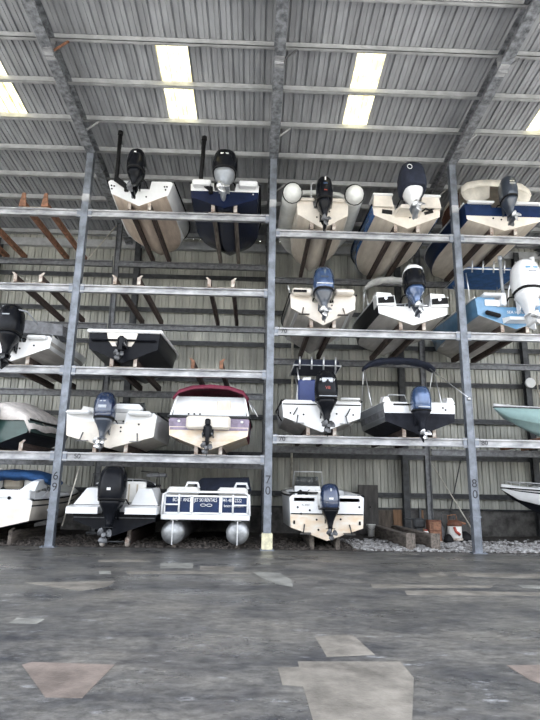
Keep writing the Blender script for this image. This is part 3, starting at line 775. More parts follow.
mb=MB(); mb.hull([(-1.1+dx,.35+dy,1.06+dz) for dx,dy,dz in((0,0,0),(.5,0,0),(0,.4,0),(.5,.4,0),(.1,.1,.24),(.42,.1,.18),(.1,.3,.24),(.42,.3,.2))]); add(b,'corner_cushion',mb,vinyl)
bunk(-4.70,shelf(L4),'boat bunk carrying the white skiff on the lowest shelf',.46)

b=make_boat('cabin_boat','white and maroon runabout with maroon canvas top on the lowest shelf left of middle post','boat',-1.80,zk(L4,-0.015),L=5.9,B=2.42,H=.98,zc=.42,notch=None,mats=[stainw,maroon,lilac,stainw,lilac],split=.70,wide=1.04,rise=.3,Y=-.3,stripe=(.3,.7),deckmat=white)
mb=MB(); mb.box((0,-.16,.80),(1.3,.34,.38),.06); add(b,'swim_platform',mb,cream)
mb=MB(); mb.tube([(-1.24,-.03,1.0),(1.24,-.03,1.0)],.04,8); add(b,'stern_bumper',mb,darkst)
mb=MB(); mb.box((0,.02,.64),(2.34,.06,.1),.02); add(b,'chine_step',mb,lilac)
# enclosure: white side curtains and maroon top
mb=MB(); rows=[]
for y,w,z in ((.05,1.10,1.02),(.2,1.08,1.35),(.35,1.02,1.66)):
    rows.append([(w*u,y,z) for u in (-1,-.6,-.2,.2,.6,1)])
mb.sheet(rows); add(b,'rear_curtain',mb,white,solid=.02)
for s in(-1,1):
    mb=MB(); mb.hull([(s*1.2,.02,1.0),(s*1.2,2.2,1.05),(s*1.06,.3,1.68),(s*1.0,2.0,1.75),(s*1.14,.02,1.0),(s*1.14,2.2,1.05),(s*1.0,.3,1.68),(s*.95,2.0,1.75)]); add(b,'side_curtain',mb,white)
mb=MB(); rows=[]
for y,dz in ((.18,-.10),(.28,.0),(1.0,.12),(1.9,.10),(2.3,-.1)):
    rows.append([(1.14*u,y,1.76+dz+.26*(1-abs(u)**2.6)-(.12 if abs(u)==1 else 0)) for u in (-1,-.85,-.5,0,.5,.85,1)])
mb.sheet(rows); add(b,'canvas_top',mb,maroon,solid=.05)
mb=MB(); mb.tube([(1.22,.3,1.5),(1.45,.1,1.05)],.015,6); mb.tube([(1.1,.4,1.7),(1.3,.2,1.2)],.015,6); add(b,'top_strut',mb,alum)
mb=MB(); mb.box((.42,.14,1.3),(.42,.03,.42),.02); add(b,'curtain_window',mb,creamb)
dots(b,[(-.62,1.08),(-.45,1.08),(-.28,1.08)],rubber,.03); dots(b,[(-.9,.86),(.98,.86)],alum,.05)
sterndrive(b,.56,.95,-.0)
mb=MB(); mb.box((0,-.40,.80),(.16,.14,.2),.04); add(b,'drive_cap',mb,blackm)
bunk(-1.80,shelf(L4),'boat bunk carrying the maroon-topped runabout on the lowest shelf',.36)

# ---- far left bay
bunk(-7.88,shelf(L1),'rusty empty boat bunk on the top shelf left of the left post',.36,style='rust')
bunk(-10.3,shelf(L1),'rusty empty boat bunk on the top shelf at the left picture edge',.36,style='rust')
bunk(-7.75,shelf(L2),'empty boat bunk with curved white stops on the second shelf left of the left post',.40)
b=make_boat('motorboat','white motorboat with grey folded canvas on the third shelf left of the left post','boat',-7.86,zk(L3,-0.05),L=5.4,B=2.28,H=.82,zc=.42,notch=(.38,.60),mats=[greyb,white,greyb,white,white],wide=1.05,rise=.35,Y=-.3,stripe=(.25,.55),rail=False)
outboard(b,.60,1.05,6,blackm,x=0,y=-.05,decal=[('bar',.55,(.2,.03),greym)])
mb=MB(); P=[(-.6,.8,1.16),(1.15,.8,1.06),(-.6,1.5,1.2),(1.15,1.9,1.1),(-.6,.8,1.62),(1.12,.8,1.42),(-.6,1.4,1.68),(1.12,1.8,1.45)]; mb.hull(P); add(b,'folded_canvas',mb,canvasg)
mb=MB(); mb.tube([(.9,1.0,1.1),(.9,1.6,.9)],.018,6); mb.tube([(-.3,1.0,1.2),(-.3,1.3,.85)],.018,6); add(b,'canvas_frame',mb,alum)
mb=MB(); mb.tube([(-.2,-.6,1.55),(.5,-.5,1.42),(.75,-.2,1.1)],.025,8); add(b,'grab_rail',mb,greym)
windshield(b,2.6,1.7,.9,.4); cleats(b,(.3,)); platform(b,.72,.74,.6,.2,.12); dots(b,[(.62,.5),(.2,.4)])
bunk(-7.86,shelf(L3),'boat bunk carrying the grey-canvas motorboat on the third shelf',.42)

b=make_boat('covered_boat','dark green boat under a beige tarp on the lowest shelf at the left edge','boat',-8.12,zk(L4),L=5.8,B=2.05,H=.82,zc=.40,notch=None,mats=[charb,blackg,green,green,green],wide=1.06,Y=-.3,stripe=(.1,.9))
outboard(b,.62,.62,4,dgreym,dgreym,dgreym,y=-.06)
mb=MB(); rows=[]
for j in range(15):
    t=j/14*.93; bg,zg,*_=b.st(t); y=t*b.L-.05
    ridge=zg+.62*math.sin(PI*min(1,(t+.12)/.9))**.7+.05
    row=[]
    for k in range(13):
        u=-1+k/6; w=bg+.05
        z=lerp(ridge,zg-.02,abs(u)**1.7)+.04*noise.noise(Vector((u*3,y*2,5)))
        if abs(u)==1: z=zg-.30+.07*noise.noise(Vector((u,y*1.5,2)))
        row.append((w*u*(1 if abs(u)<1 else 1.02),y,z))
    rows.append(row)
r0=[(p[0],-.08,min(p[2]-.12,b.H-.06)-.06*noise.noise(Vector((p[0]*2,0,1)))) for p in rows[0]]
mb.sheet([r0]+rows); add(b,'tarp_cover',mb,canvast,solid=.02)
mb=MB(); mb.tube([(1.04,.5,.9),(1.06,1.6,.62),(1.07,2.0,.6)],.012,6); add(b,'tie_rope',mb,rope)
bunk(-8.12,shelf(L4),'boat bunk carrying the tarp-covered green boat on the lowest shelf',.80)

# ground, far left
b=make_boat('deck_boat','cream deck boat with blue canvas top on the ground left of the left post','boat',-7.95,.44,L=6.2,B=2.35,H=.86,zc=.26,notch=None,mats=[charb,cream,blackg,cream,white],split=.62,wide=1.08,rise=.4,Y=-.2,stripe=(.66,.74))
mb=MB(); mb.box((.0,.28,.98),(2.1,.5,.30),.05); add(b,'transom_seat',mb,white)
mb=MB(); mb.box((-.75,.5,1.2),(.9,.22,.36),.06); add(b,'rear_bench',mb,vinyl)
mb=MB(); mb.hull([(.62,.25,1.1),(1.1,.25,1.1),(.62,1.2,1.15),(1.1,1.2,1.2),(.9,.5,1.38),(1.1,.5,1.38),(.9,1.2,1.5),(1.1,1.2,1.5)]); add(b,'side_coaming',mb,white)
mb=MB(); mb.box((.55,1.5,1.34),(.55,.2,.6),.08); add(b,'helm_seat_back',mb,vinyl); mb=MB(); mb.box((-.15,1.7,1.45),(.6,.2,.62),.08); add(b,'seat_back',mb,vinylt); mb=MB(); mb.box((-.75,1.7,1.45),(.5,.2,.66),.08); add(b,'seat_back',mb,vinyl)
bimini(b,1.6,2.4,1.58,.9,canvasb,d=1.5,arch=.16,thick=.34,splay=.8); windshield(b,3.0,1.9,1.1,.4,side=.6); dots(b,[(.12,.50),(.08,.53)],alum,.05); dots(b,[(.0,.9),(.5,.9)],rubber,.05)
mb=MB(); mb.tube([(.05,-.02,.93),(.45,-.02,.93)],.012,6); add(b,'grab_handle',mb,alum)
bunk(-7.95,0,'low boat bunk on the ground carrying the cream deck boat',.48,h=.40,style='grey',ground=True)
# ground, left bay
b=make_boat('bowrider','black-hulled bowrider with white stern platforms and black outboard on the ground right of left post','boat',-4.40,.34,L=6.3,B=2.44,H=.86,zc=.40,notch=(.45,.66),mats=[charb,blackg,blackg,blackg,blackg],wide=1.05,rise=.3,Y=-.2,deckmat=white)
outboard(b,.84,1.12,6,blackm,y=-.12,decal=[('bar',.34,(.09,.06),paintw)])
for s in(-1,1):
    x=s*.82
    mb=MB(); mb.hull([(x-.44,-.45,.62),(x+.44,-.45,.62),(x-.46,.3,.62),(x+.46,.3,.62),(x-.44,-.45,.80),(x+.44,-.45,.80),(x-.46,.3,.88),(x+.46,.3,.88)]); add(b,'swim_platform',mb,white)
    mb=MB(); mb.hull([(x-.38,.0,.86),(x+.40,.0,.86),(x-.38,1.0,.9),(x+.40,1.0,.9),(x-.2*(1+s*.3),.35,1.32),(x+.2*(1-s*.3),.35,1.32),(x-.2,1.0,1.36),(x+.25,1.0,1.36)]); add(b,'stern_lounge',mb,white)
mb=MB(); mb.box((.38,.55,1.2),(.72,.2,.66),.06); add(b,'rear_seat',mb,vinyl)
for dx in(-.12,.12):
    mb=MB(); mb.box((.38+dx,.44,1.2),(.04,.03,.5)); add(b,'seat_stripe',mb,vinylt)
windshield(b,2.4,2.0,1.0,.62); mb=MB(); mb.box((.0,1.6,1.42),(1.9,.9,.08),.03); add(b,'dark_console_top',mb,blackg)
for P in ([(-1.1,1.2,1.1),(-1.0,1.0,1.75),(-.2,1.0,1.8)],[(1.1,1.0,1.2),(1.0,1.1,1.82),(.45,1.1,1.85)]):
    mb=MB(); mb.tube(P,.016,6); add(b,'tower_frame',mb,darkst)
mb=MB(); mb.box((.88,1.5,1.75),(.62,.3,.12),.03); add(b,'folded_canvas',mb,canvasg)
mb=MB(); mb.box((0,-.02,.5),(2.3,.03,.02)); add(b,'stern_trim',mb,midst)
bunk(-4.40,0,'low roller-ended boat bunk on the ground under the black outboard bowrider',.36,h=.44,style='brown',ground=True)
r=[o for o in COL.objects if o.name.startswith('boat_bunk')][-1]
for s in(-1,1):
    mb=MB(); mb.lathe([(.05,-.06),(.13,-.05),(.15,0),(.13,.05),(.05,.06)],(s*.36,.10,.16),'x',12); mb.build('keel_roller',plate,r)
mb=MB(); mb.tube([(-.45,.10,.16),(.45,.10,.16)],.025,6); mb.build('roller_axle',darkst,r)

# pontoon boat on the ground
b=Boat(); b.root=thing('pontoon_boat','white pontoon boat with navy panels and white lettering on the ground beside the middle post','boat',(-1.79,-.2,.10)); b.B=2.5; b.L=6.4
for s in(-1,1):
    mb=MB(); mb.lathe([(.02,-.0),(.2,.03),(.33,.08),(.34,.3),(.34,5.2),(.28,5.8),(.05,6.5)],(s*.93,0,.36),'y',20); tb=add(b,'pontoon_tube',mb,ponto)
    mb=MB(); mb.box((s*.93,.0,.36),(.03,.05,.66)); mb.box((s*.93,3,.72),(.2,5.6,.08)); add(b,'tube_keel',mb,alum,parent=tb)
mb=MB(); mb.box((0,3.1,.79),(2.5,6.1,.10),.02); add(b,'deck',mb,white)
mb=MB(); mb.box((0,-.02,.79),(2.56,.10,.15),.02); add(b,'deck_edge',mb,white)
fence=[(-1.22,-.42,0),(-.42,.42,0),(.42,1.22,0)]
for (x0,x1,_) in fence:
    mb=MB(); 
    z0,z1=.90,1.38
    mb.box(((x0+x1)/2,.06,(z0+z1)/2),(x1-x0-.04,.02,z1-z0)); pn=add(b,'fence_panel',mb,navyb)
    mb=MB()
    for z in(z0,z1): mb.box(((x0+x1)/2,.04,z),(x1-x0,.05,.05))
    for x in(x0+.02,x1-.02): mb.box((x,.04,(z0+z1)/2),(.045,.05,z1-z0))
    add(b,'fence_rail',mb,white if x0!=-.42 else alum,parent=pn)
for x0,x1 in((-1.22,-.78),(.78,1.22)):
    mb=MB(); mb.tube([(x0,-.03,1.14),(x1-.03,-.03,1.14),],.025,6); mb.tube([(x1 if x0<0 else x0,-.03,.9),(x1 if x0<0 else x0,-.03,1.44)],.03,6); add(b,'corner_rail',mb,white)
mb=MB(); mb.tube([(-1.27,-.05,.85),(-1.24,-.02,1.42),(-1.1,.0,1.5),(1.1,.0,1.5),(1.24,-.02,1.42),(1.27,-.05,.85)],.035,8); add(b,'top_rail',mb,white)
for s in(-1,1):
    mb=MB(); mb.box((s*1.23,3.2,1.14),(.03,5.6,.5)); pn=add(b,'side_panel',mb,navyb); mb=MB(); mb.box((s*1.23,3.2,1.4),(.06,5.6,.05)); add(b,'side_rail',mb,white,parent=pn)
for x,w in((-.72,.95),(.75,.9)):
    mb=MB(); mb.box((x,.45,1.52),(w,.55,.24),.08); se=add(b,'stern_seat',mb,vinyl)
    mb=MB(); mb.tube([(x+.05,.5,1.62),(x+.1,.5,1.76),(x+.4,.5,1.76),(x+.45,.5,1.60)],.04,8); add(b,'seat_handle',mb,white,parent=se)
mb=MB(); P=[(-.35,1.2,1.55),(1.3,1.2,1.55),(-.75,2.2,1.55),(1.3,2.4,1.55),(-.3,1.5,1.92),(1.2,1.3,1.96),(-.3,2.2,1.95),(1.2,2.3,2.0)]; mb.hull(P); add(b,'canvas_cover',mb,canvasn)
for body,x,z,sz,sx in (('BOAT AND',-.72,1.27,.145,.70),('JET SKI RENTALS',-.02,1.27,.145,.62),('941-485-2222',.74,1.27,.145,.70),('boatrentals.com',.80,1.12,.11,.80)):
    text('hull_lettering',body,sz,(x,.045,z),FRONT,paintw,b.root,sx=sx)
mb=MB()
for cx_ in(-.09,.09): mb.tube([(cx_+.08*math.cos(a),.04,1.13+.035*math.sin(a)) for a in [2*PI*k/12 for k in range(12)]],.008,5,True)
add(b,'painted_emblem',mb,paintw)
bunk(-1.79,0,'low boat bunk on the ground under the pontoon boat',.93,h=.12,style='grey',ground=True)

# ---- right bay, top shelf -------------------------------------------------
b=make_boat('inflatable_boat','grey-tubed inflatable boat with cream hull on the top shelf right of the middle post','boat',1.66,zk(R1,-0.09),L=5.6,B=1.72,H=1.0,zc=.46,notch=(.32,.72),mats=[creamb,cream,cream,cream,cream],wide=1.08,rise=.5,Y=-.2,rail=False,bowcut=2.2)
for s in(-1,1):
    pts=[];tp=[]
    for k in range(15):
        t=k/14*1.0; bg,zg,*_=b.st(t*.98); pts.append((s*(bg+.17) if t<.97 else s*.12,t*b.L-.28,zg+.14)); tp.append(.31)
    q=pts[0]; pts=[(q[0],-.52,q[2]),(q[0],-.49,q[2]),(q[0],-.42,q[2]),(q[0],-.30,q[2]),(q[0],-.12,q[2])]+pts[1:]; tp=[.06,.16,.25,.30,.32]+[.32]*14
    mb=MB(); mb.tube(pts,.31,16,taper=tp); tb=add(b,'inflatable_tube',mb,tubeg)
    mb=MB(); x,y,z=pts[3]; mb.tube([(x+.322*math.cos(a),-.22-.10*math.sin(a),z+.322*math.sin(a)) for a in [2*PI*k/16 for k in range(16)]],.022,6,True); add(b,'black_band',mb,rubber,parent=tb)
outboard(b,.56,1.04,6,blackm,y=-.06,wf=.78,decal=[('bar',.55,(.16,.05),bluem2),('bar',.30,(.12,.03),redm),('bar',.74,(.05,.12),paintw)])
mb=MB(); mb.tube([(-1.02,1.3,1.25),(-1.02,1.2,1.85),(-.75,1.2,1.98),(0,1.2,2.02),(.75,1.2,1.95),(1.02,1.2,1.8),(1.02,1.3,1.2)],.10,10); add(b,'tow_arch',mb,tubeg)
mb=MB(); mb.tube([(-.36,.3,1.0),(-.36,.25,1.75),(-.30,.25,1.82),(-.18,.3,1.82)],.025,8); add(b,'grab_post',mb,alum); dots(b,[(-.2,.4),(.22,.62)])
platform(b,.5,1.0,.5,.16,.12,cream); platform(b,-.52,1.0,.5,.16,.1,cream)
bunk(1.66,shelf(R1),'boat bunk carrying the grey-tubed inflatable on the top shelf',.37)

b=make_boat('fishing_boat','cream-sterned boat with navy-covered outboard and royal blue side on the top right-bay shelf','boat',4.46,zk(R1,-0.03),L=6.4,B=2.3,H=.86,zc=.44,notch=(.40,.56),mats=[creamb,royal,royal,cream,cream],wide=1.06,rise=.35,Y=-.25,stripe=(.4,.8),deckmat=cream)
outboard(b,.86,1.08,12,whitem,whitem,greym,y=-.22,x=.06,band=whitem,cover=canvasn)
for s in(-1,1):
    mb=MB(); x=s*.80; mb.hull([(x-.34,-.12,.72),(x+.34,-.12,.72),(x-.34,.5,.72),(x+.34,.5,.72),(x-.30,-.1,1.12),(x+.28,-.1,1.12),(x-.28,.5,1.14),(x+.28,.5,1.14)]); add(b,'stern_pod',mb,cream)
    mb=MB(); mb.box((x,.2,1.16),(.68,.72,.09),.03); add(b,'pod_lid',mb,white)
mb=MB(); mb.hull([(-.42,.0,.42),(.42,.0,.42),(-.36,-.5,.46),(.36,-.5,.46),(-.42,.0,.62),(.42,.0,.62),(-.3,-.5,.60),(.3,-.5,.60)]); add(b,'motor_bracket',mb,cream)
mb=MB(); mb.box((-.66,-.02,.58),(.34,.03,.14),0,Matrix.Rotation(.12,3,'Y')); add(b,'black_step',mb,rubber); mb=MB(); mb.box((.74,-.02,.60),(.30,.03,.09),0,Matrix.Rotation(-.3,3,'Y')); add(b,'black_step',mb,rubber)
mb=MB(); mb.tube([(.5,-.04,.62),(.62,-.08,.70),(.75,-.06,.66),(.95,-.04,.76)],.03,8); add(b,'coiled_hose',mb,rubber); dots(b,[(-.52,.74),(.1,.40)])
bunk(4.46,shelf(R1),'boat bunk carrying the boat with the navy-covered outboard',.37)

# far right bay, top
b=make_boat('runabout','cream and blue striped runabout with cream canvas top on the top shelf, far right','boat',7.72,zk(R1),L=6.6,B=2.6,H=.98,zc=.36,notch=(.40,.84),mats=[creamb,navyb,navyb,cream,navyb],split=.52,wide=1.06,rise=.35,Y=-.25,stripe=(.35,.85),railmat=white,deckmat=cream)
outboard(b,.80,.94,4,wf=.78,cowl=dgreym,mid=dgreym,low=dgreym,y=-.06,x=.05,decal=[('bar',.52,(.26,.06),greym),('bar',.62,(.2,.03),alum)])
mb=MB(); rows=[]
for y,dz,wf in ((.35,-.75,1.02),(.36,-.28,1.03),(.42,0,1),(1.2,.10,1.0),(2.0,.08,1.0),(2.5,-.2,.98)):
    rows.append([(1.2*wf*u,y,1.92+dz+.22*(1-abs(u)**2.4)-(.1 if abs(u)==1 else 0)+(.14*abs(u)**3 if dz<-.5 else 0)) for u in(-1,-.8,-.5,-.2,.2,.5,.8,1)])
mb.sheet(rows[1:]); add(b,'canvas_top',mb,canvasc,solid=.04)
for s in (-1,1):
    mb=MB(); mb.sheet([[(s*1.24,.37,1.60),(s*1.0,.37,1.74),(s*.6,.36,1.86),(s*.2,.36,1.90)],[(s*1.15,.36,1.36),(s*.92,.36,1.14),(s*.70,.35,1.12),(s*.25,.36,1.42)]]); add(b,'canvas_flap',mb,canvasc,solid=.03)
mb=MB(); mb.box((0,1.9,1.4),(2.1,.06,.95),.02); add(b,'brown_curtain',mb,rustbox)
for s in (-1,1):
    mb=MB(); mb.box((s*1.16,1.6,1.4),(.04,1.7,.85),.01); add(b,'side_curtain',mb,rustbox)
dots(b,[(-.35,.44),(-.08,.40),(.16,.42)]); platform(b,-.78,.96,.9,.2,.08); platform(b,.82,.96,.9,.2,.08)
bunk(7.72,shelf(R1),'boat bunk carrying the canvas-topped striped runabout on the top shelf',.40)

# ---- right bay, second shelf
b=make_boat('center_console','cream-sterned fishing boat with tall sky-tinted outboard on the second shelf beside the middle post','boat',1.64,zk(R2,-0.07),L=6.0,B=2.1,H=1.04,zc=.52,notch=(.36,.74),mats=[greyb,greyb,blackg,cream,cream],split=.7,wide=1.12,rise=.4,Y=-.3,stripe=(.50,.85),deckmat=white)
outboard(b,.78,.98,10,bluem2,dgreym,dgreym,x=-.03,y=-.06,decal=[('bar',.22,(.5,.02),paintw),('bar',.46,(.24,.06),dgreym)])
platform(b,-.68,1.02,.62,.3,.22,cream); platform(b,.66,1.05,.60,.3,.16,cream)
mb=MB(); mb.box((-.76,-.32,1.0),(.42,.03,.08)); add(b,'black_nameplate',mb,rubber); trim_tabs(b,timber); dots(b,[(.28,.66),(.3,.8),(-.2,.86)],rubber)
for o in [console(b,2.0,0,.8,.8)]: pass
mb=MB(); mb.tube([(-1.05,.1,1.1),(-1.12,.1,1.34)],.03,6); add(b,'rod_holder',mb,alum)
bunk(1.64,shelf(R2),'boat bunk carrying the cream boat with the tall sky-tinted outboard',.36)

b=make_boat('bay_boat','white boat with black stern panels and grey canvas bow on the second shelf, right bay','boat',4.50,zk(R2),L=6.3,B=2.28,H=.98,zc=.36,notch=(.55,.62),mats=[greyb,blackg,blackg,white,white],split=.46,wide=1.12,rise=.35,Y=-.3,stripe=(.25,.8),deckmat=white,railmat=white)
outboard(b,.86,.98,14,blackm,bluem2,dgreym,x=-.03,y=-.10,cap=whitem)
for s in(-1,1):
    mb=MB(); x=s*.86; mb.hull([(x-.30,-.08,.62),(x+.28,-.08,.62),(x-.30,.4,.62),(x+.28,.4,.62),(x-.30,-.06,1.06),(x+.16,-.06,1.04),(x-.30,.5,1.12),(x+.2,.5,1.10)]); add(b,'stern_seat',mb,white)
    mb=MB(); mb.hull([(x-.26,-.115,.68),(x+.25,-.115,.72),(x-.26,-.115,.86),(x+.24,-.115,.92),(x-.26,-.08,.68),(x+.25,-.08,.72),(x-.26,-.08,.86),(x+.24,-.08,.92)]); add(b,'black_stern_panel',mb,rubber)
    mb=MB(); mb.lathe([(.05,0),(.05,-.02)],(x-.02,-.115,.84),'y',10); add(b,'chrome_light',mb,alum)
bimini(b,2.4,2.1,2.48,1.2,canvasl,d=.34,arch=.34,thick=.26,splay=.5); windshield(b,2.6,1.7,1.1,.4); dots(b,[(.3,.72),(.25,.42)]); cleats(b,(.4,))
bunk(4.50,shelf(R2),'white-ended boat bunk carrying the boat with the black stern panels',.37)

b=make_boat('center_console','light blue center console boat with blue hard top and white outboard, far right','boat',7.80,zk(R2,-0.03),L=7.0,B=2.5,H=1.06,zc=.44,notch=(.60,.74),mats=[greyb,steelbl,steelbl,steelbl,steelbl],split=.6,wide=1.05,rise=.4,Y=-.25,deckmat=white,railmat=white)
outboard(b,.90,1.22,6,whitem,whitem,whitem,x=.20,y=-.12,decal=[('bar',.62,(.3,.05),steelbl),('bar',.50,(.2,.03),greym)])
t_top(b,2.2,2.0,1.9,2.55,1.1,canvasb,alum,5); console(b,2.0,0,.9,1.05)
for x in(-.40,.66):
    mb=MB(); mb.tube([(x,-.15,.95),(x,-.15,2.25)],.055,8); mb.tube([(x,-.15,2.25),(x,-.15,2.42)],.075,8); o=add(b,'anchor_pole',mb,whitem if x>0 else greym)
    mb=MB(); mb.box((x+.0,-.12,.95),(.16,.2,.42),.03); add(b,'pole_bracket',mb,whitem,parent=o)
mb=MB(); mb.box((-.75,-.10,.46),(.5,.12,.14),.04,Matrix.Rotation(.25,3,'Y')); add(b,'black_trim_tab',mb,rubber); mb=MB(); mb.box((.85,-.10,.46),(.5,.12,.14),.04,Matrix.Rotation(-.25,3,'Y')); add(b,'black_trim_tab',mb,rubber)
mb=MB(); mb.box((-.72,.0,1.09),(.7,.5,.1),.04); add(b,'stern_hatch',mb,white); mb=MB(); mb.box((-.65,-.03,.86),(.62,.04,.22),.02); add(b,'transom_hatch',mb,white)
mb=MB(); mb.hull([(-.4,-.0,.05+.14),(.4,.0,.19),(-.3,-.32,.22),(.3,-.32,.22),(-.42,.0,.36),(.42,.0,.36),(-.32,-.32,.32),(.32,-.32,.32)]); add(b,'hull_step',mb,white)
text('hull_lettering','SEA HUNT',.13,(.05,-.016,.56),FRONT,paintw,b.root)
bunk(7.80,shelf(R2),'boat bunk carrying the light blue center console boat',.40)

# ---- right bay, third shelf
b=make_boat('center_console','white center console boat with navy canvas top on the third shelf beside middle post','boat',1.58,zk(R3,-0.03),L=6.2,B=2.42,H=.96,zc=.42,notch=(.30,.92),mats=[greyb,white,white,white,white],wide=1.04,rise=.35,Y=-.3,stripe=(.6,.7),deckmat=white)
outboard(b,.76,1.02,6,blackm,x=.08,y=-.1,decal=[('MERCURY',.60,.10,paintw),('bar',.60,(.30,.13),greym),('V8',.36,.13,redm),('bar',.12,(.5,.02),greym)])
mb=MB(); mb.box((0,-.015,.83),(2.36,.03,.03)); add(b,'black_rub_strip',mb,rubber)
t_top(b,1.9,1.55,1.6,2.28,1.0,canvasn,alum,4,thick=.22); console(b,1.9,0,.9,1.0)
seat(b,-.35,1.0,.62,.42,1.3,vinyln); mb=MB(); mb.tube([(-.68,.9,.95),(-.62,.85,1.55),(-.45,.8,1.78),(-.25,.8,1.78)],.06,8); add(b,'seat_arch',mb,white)
mb=MB(); mb.tube([(.34,.8,.95),(.34,.85,1.45)],.05,8); add(b,'seat_arch',mb,white)
trim_tabs(b); dots(b,[(-.95,.56),(-.55,.52),(.45,.56),(.95,.54)]); platform(b,.85,1.0,.6,.2,.06)
mb=MB(); mb.tube([(-1.18,.05,.9),(-1.32,.1,.75),(-1.3,.2,.5),(-1.2,.3,.35)],.02,6); add(b,'dock_line',mb,rubber)
for s in(-.8,.8):
    mb=MB(); mb.bar((s-.06,-.03,.50),(s+.06,-.03,.72),.05,.03); add(b,'ladder_step',mb,rubber)
bunk(1.58,shelf(R3),'boat bunk carrying the center console with navy canvas top on the third shelf',.40)

b=make_boat('skiff','white skiff with charcoal bottom and raised black canvas roll, left of the right post','boat',4.56,zk(R3,-0.06),L=6.0,B=2.2,H=1.0,zc=.40,notch=(.34,.72),mats=[charb,greym,canvasg,charb,white],split=.66,wide=1.12,rise=.3,Y=-.3,stripe=(.25,.6),deckmat=white,rail=False)
outboard(b,.58,.86,2,bluem2,charb,charb,x=-.06,y=-.06,decal=[('bar',.5,(.34,.24),bluem2),('bar',.18,(.4,.03),greym)])
bimini(b,2.2,2.5,2.82,1.05,canvasn,d=.5,arch=.26,thick=.24,splay=.9)
for s in(-1,1):
    mb=MB(); mb.hull([(s*.98-.14,.0,.98),(s*.98+.12,.0,.98),(s*.98-.14,.5,1.0),(s*.98+.12,.5,1.0),(s*.98-.08,.05,1.16),(s*.98+.06,.05,1.16),(s*.98-.1,.4,1.2),(s*.98+.06,.4,1.2)]); add(b,'corner_seat',mb,white)
mb=MB(); mb.box((-.55,-.03,.92),(.5,.03,.05),.01); add(b,'black_handle',mb,rubber); dots(b,[(.72,.84),(.8,.78),(-.2,.70)])
mb=MB(); mb.tube([(-.9,.6,1.1),(-.8,.5,1.3),(-.3,.5,1.3),(-.2,.6,1.1)],.015,6); add(b,'grab_rail',mb,alum)
mb=MB(); mb.tube([(1.05,2.0,2.52),(1.5,-.1,1.15)],.015,6); mb.lathe([(.06,-.05),(.06,.05)],(1.5,-.1,1.12),'z',8); add(b,'loose_canvas_pole',mb,alum)
bunk(4.56,shelf(R3),'boat bunk carrying the white skiff with the charcoal bottom',.46)

# ---- right bay ground
b=make_boat('center_console','white center console boat with rust-stained stern on the ground right of middle post','boat',1.72,.30,L=5.6,B=2.18,H=1.27,zc=.34,notch=(.28,.86),mats=[stainw,white,white,stainw,white],split=.72,wide=1.10,rise=.3,Y=-.25,deckmat=white)
outboard(b,.78,.82,6,bluem,blackm,blackm,x=.04,y=-.1,decal=[('bar',.42,(.14,.06),paintw),('bar',.72,(.05,.10),greym)])
mb=MB(); mb.box((0,-.015,.74),(2.1,.03,.03)); add(b,'black_rub_strip',mb,rubber)
for s in(-1,1):
    mb=MB(); mb.box((s*.66,.22,1.14),(.72,.44,.22),.06); add(b,'stern_seat',mb,vinyl)
    mb=MB(); mb.box((s*.95,-.02,.5),(.05,.04,.1)); add(b,'stern_bracket',mb,rubber)
c=console(b,2.1,-.35,.85,1.12,m=white)
for dx in(-.25,.05,.25):
    mb=MB(); mb.lathe([(.06,0),(.06,-.03)],(-.35+dx,2.05,1.36),'y',10); add(b,'dash_gauge',mb,rubber)
seat(b,-.1,1.2,.7,.42,.95); mb=MB(); mb.tube([(-.85,2.2,1.5),(-.8,2.0,2.0),(.1,2.0,2.0),(.15,2.2,1.5)],.022,8); add(b,'windshield_rail',mb,alum)
dots(b,[(-.85,.92),(-.3,.58),(-.75,.74),(-.5,.84),(.3,.9),(.4,.6),(.95,.95),(-.25,.3)],rubber,.03); trim_tabs(b,darkst); reg_text(b,'FL 4127',-.62,.98,.07,midst)
mb=MB(); mb.box((-.6,1.0,1.33),(.9,.4,.05),.02); add(b,'dark_deck_mat',mb,rubber)
bunk(1.72,0,'low boat bunk on the ground under the rust-stained center console',.38,h=.38,style='grey',ground=True)

# ---- crosswise boats at the right edge
b=make_boat('center_console','pale teal boat pointing left on the third shelf at the right edge','boat',15.2,zk(R3)+.02,L=7.0,B=2.3,H=.92,zc=.40,notch=(.3,.7),mats=[teal,teal,teal,teal,white],wide=1.0,rise=.40,Y=2.7,rotz=PI/2,flare=.8,railmat=midst)
mb=MB(); mb.box((0,6.5,1.36),(.2,.12,.08),.02); add(b,'bow_light',mb,white); console(b,2.5,0,.9,1.1)
for X in (9.55,11.6):
    bunk(X,shelf(R3),'boat bunk under the pale teal boat, the %s one'%('left' if X<10 else 'right'),.4,style='rust' if X<10 else 'grey',y1=4.4)
b=make_boat('cabin_cruiser','white cruiser with dark stripe pointing left on the ground at the right edge','boat',15.6,.62,L=7.4,B=2.5,H=1.0,zc=.40,notch=None,mats=[charb,white,blackg,white,white],wide=1.0,rise=.30,Y=2.6,rotz=PI/2,flare=.82,stripe=(.72,.82),td=.45)
mb=MB(); mb.hull([(-.85,2.6,1.15),(.85,2.6,1.15),(-.4,6.7,1.2),(.4,6.7,1.2),(-.75,2.7,1.42),(.75,2.7,1.42),(-.4,6.0,1.40),(.4,6.0,1.40)]); add(b,'cabin_trunk',mb,white)
windshield(b,6.05,1.3,1.38,.55,tintg,rake=.7,side=.9); bow_rail(b,.62,.985,.22)
for x in (11.0,13.4):
    for y in (2.1,3.1):
        mb=MB(); mb.box((x,y,.33),(.35,.3,.66),.02); tag(mb.build('support_block',timber),'timber block on the gravel carrying the white cruiser at the right edge','block','blocks under the white cruiser')

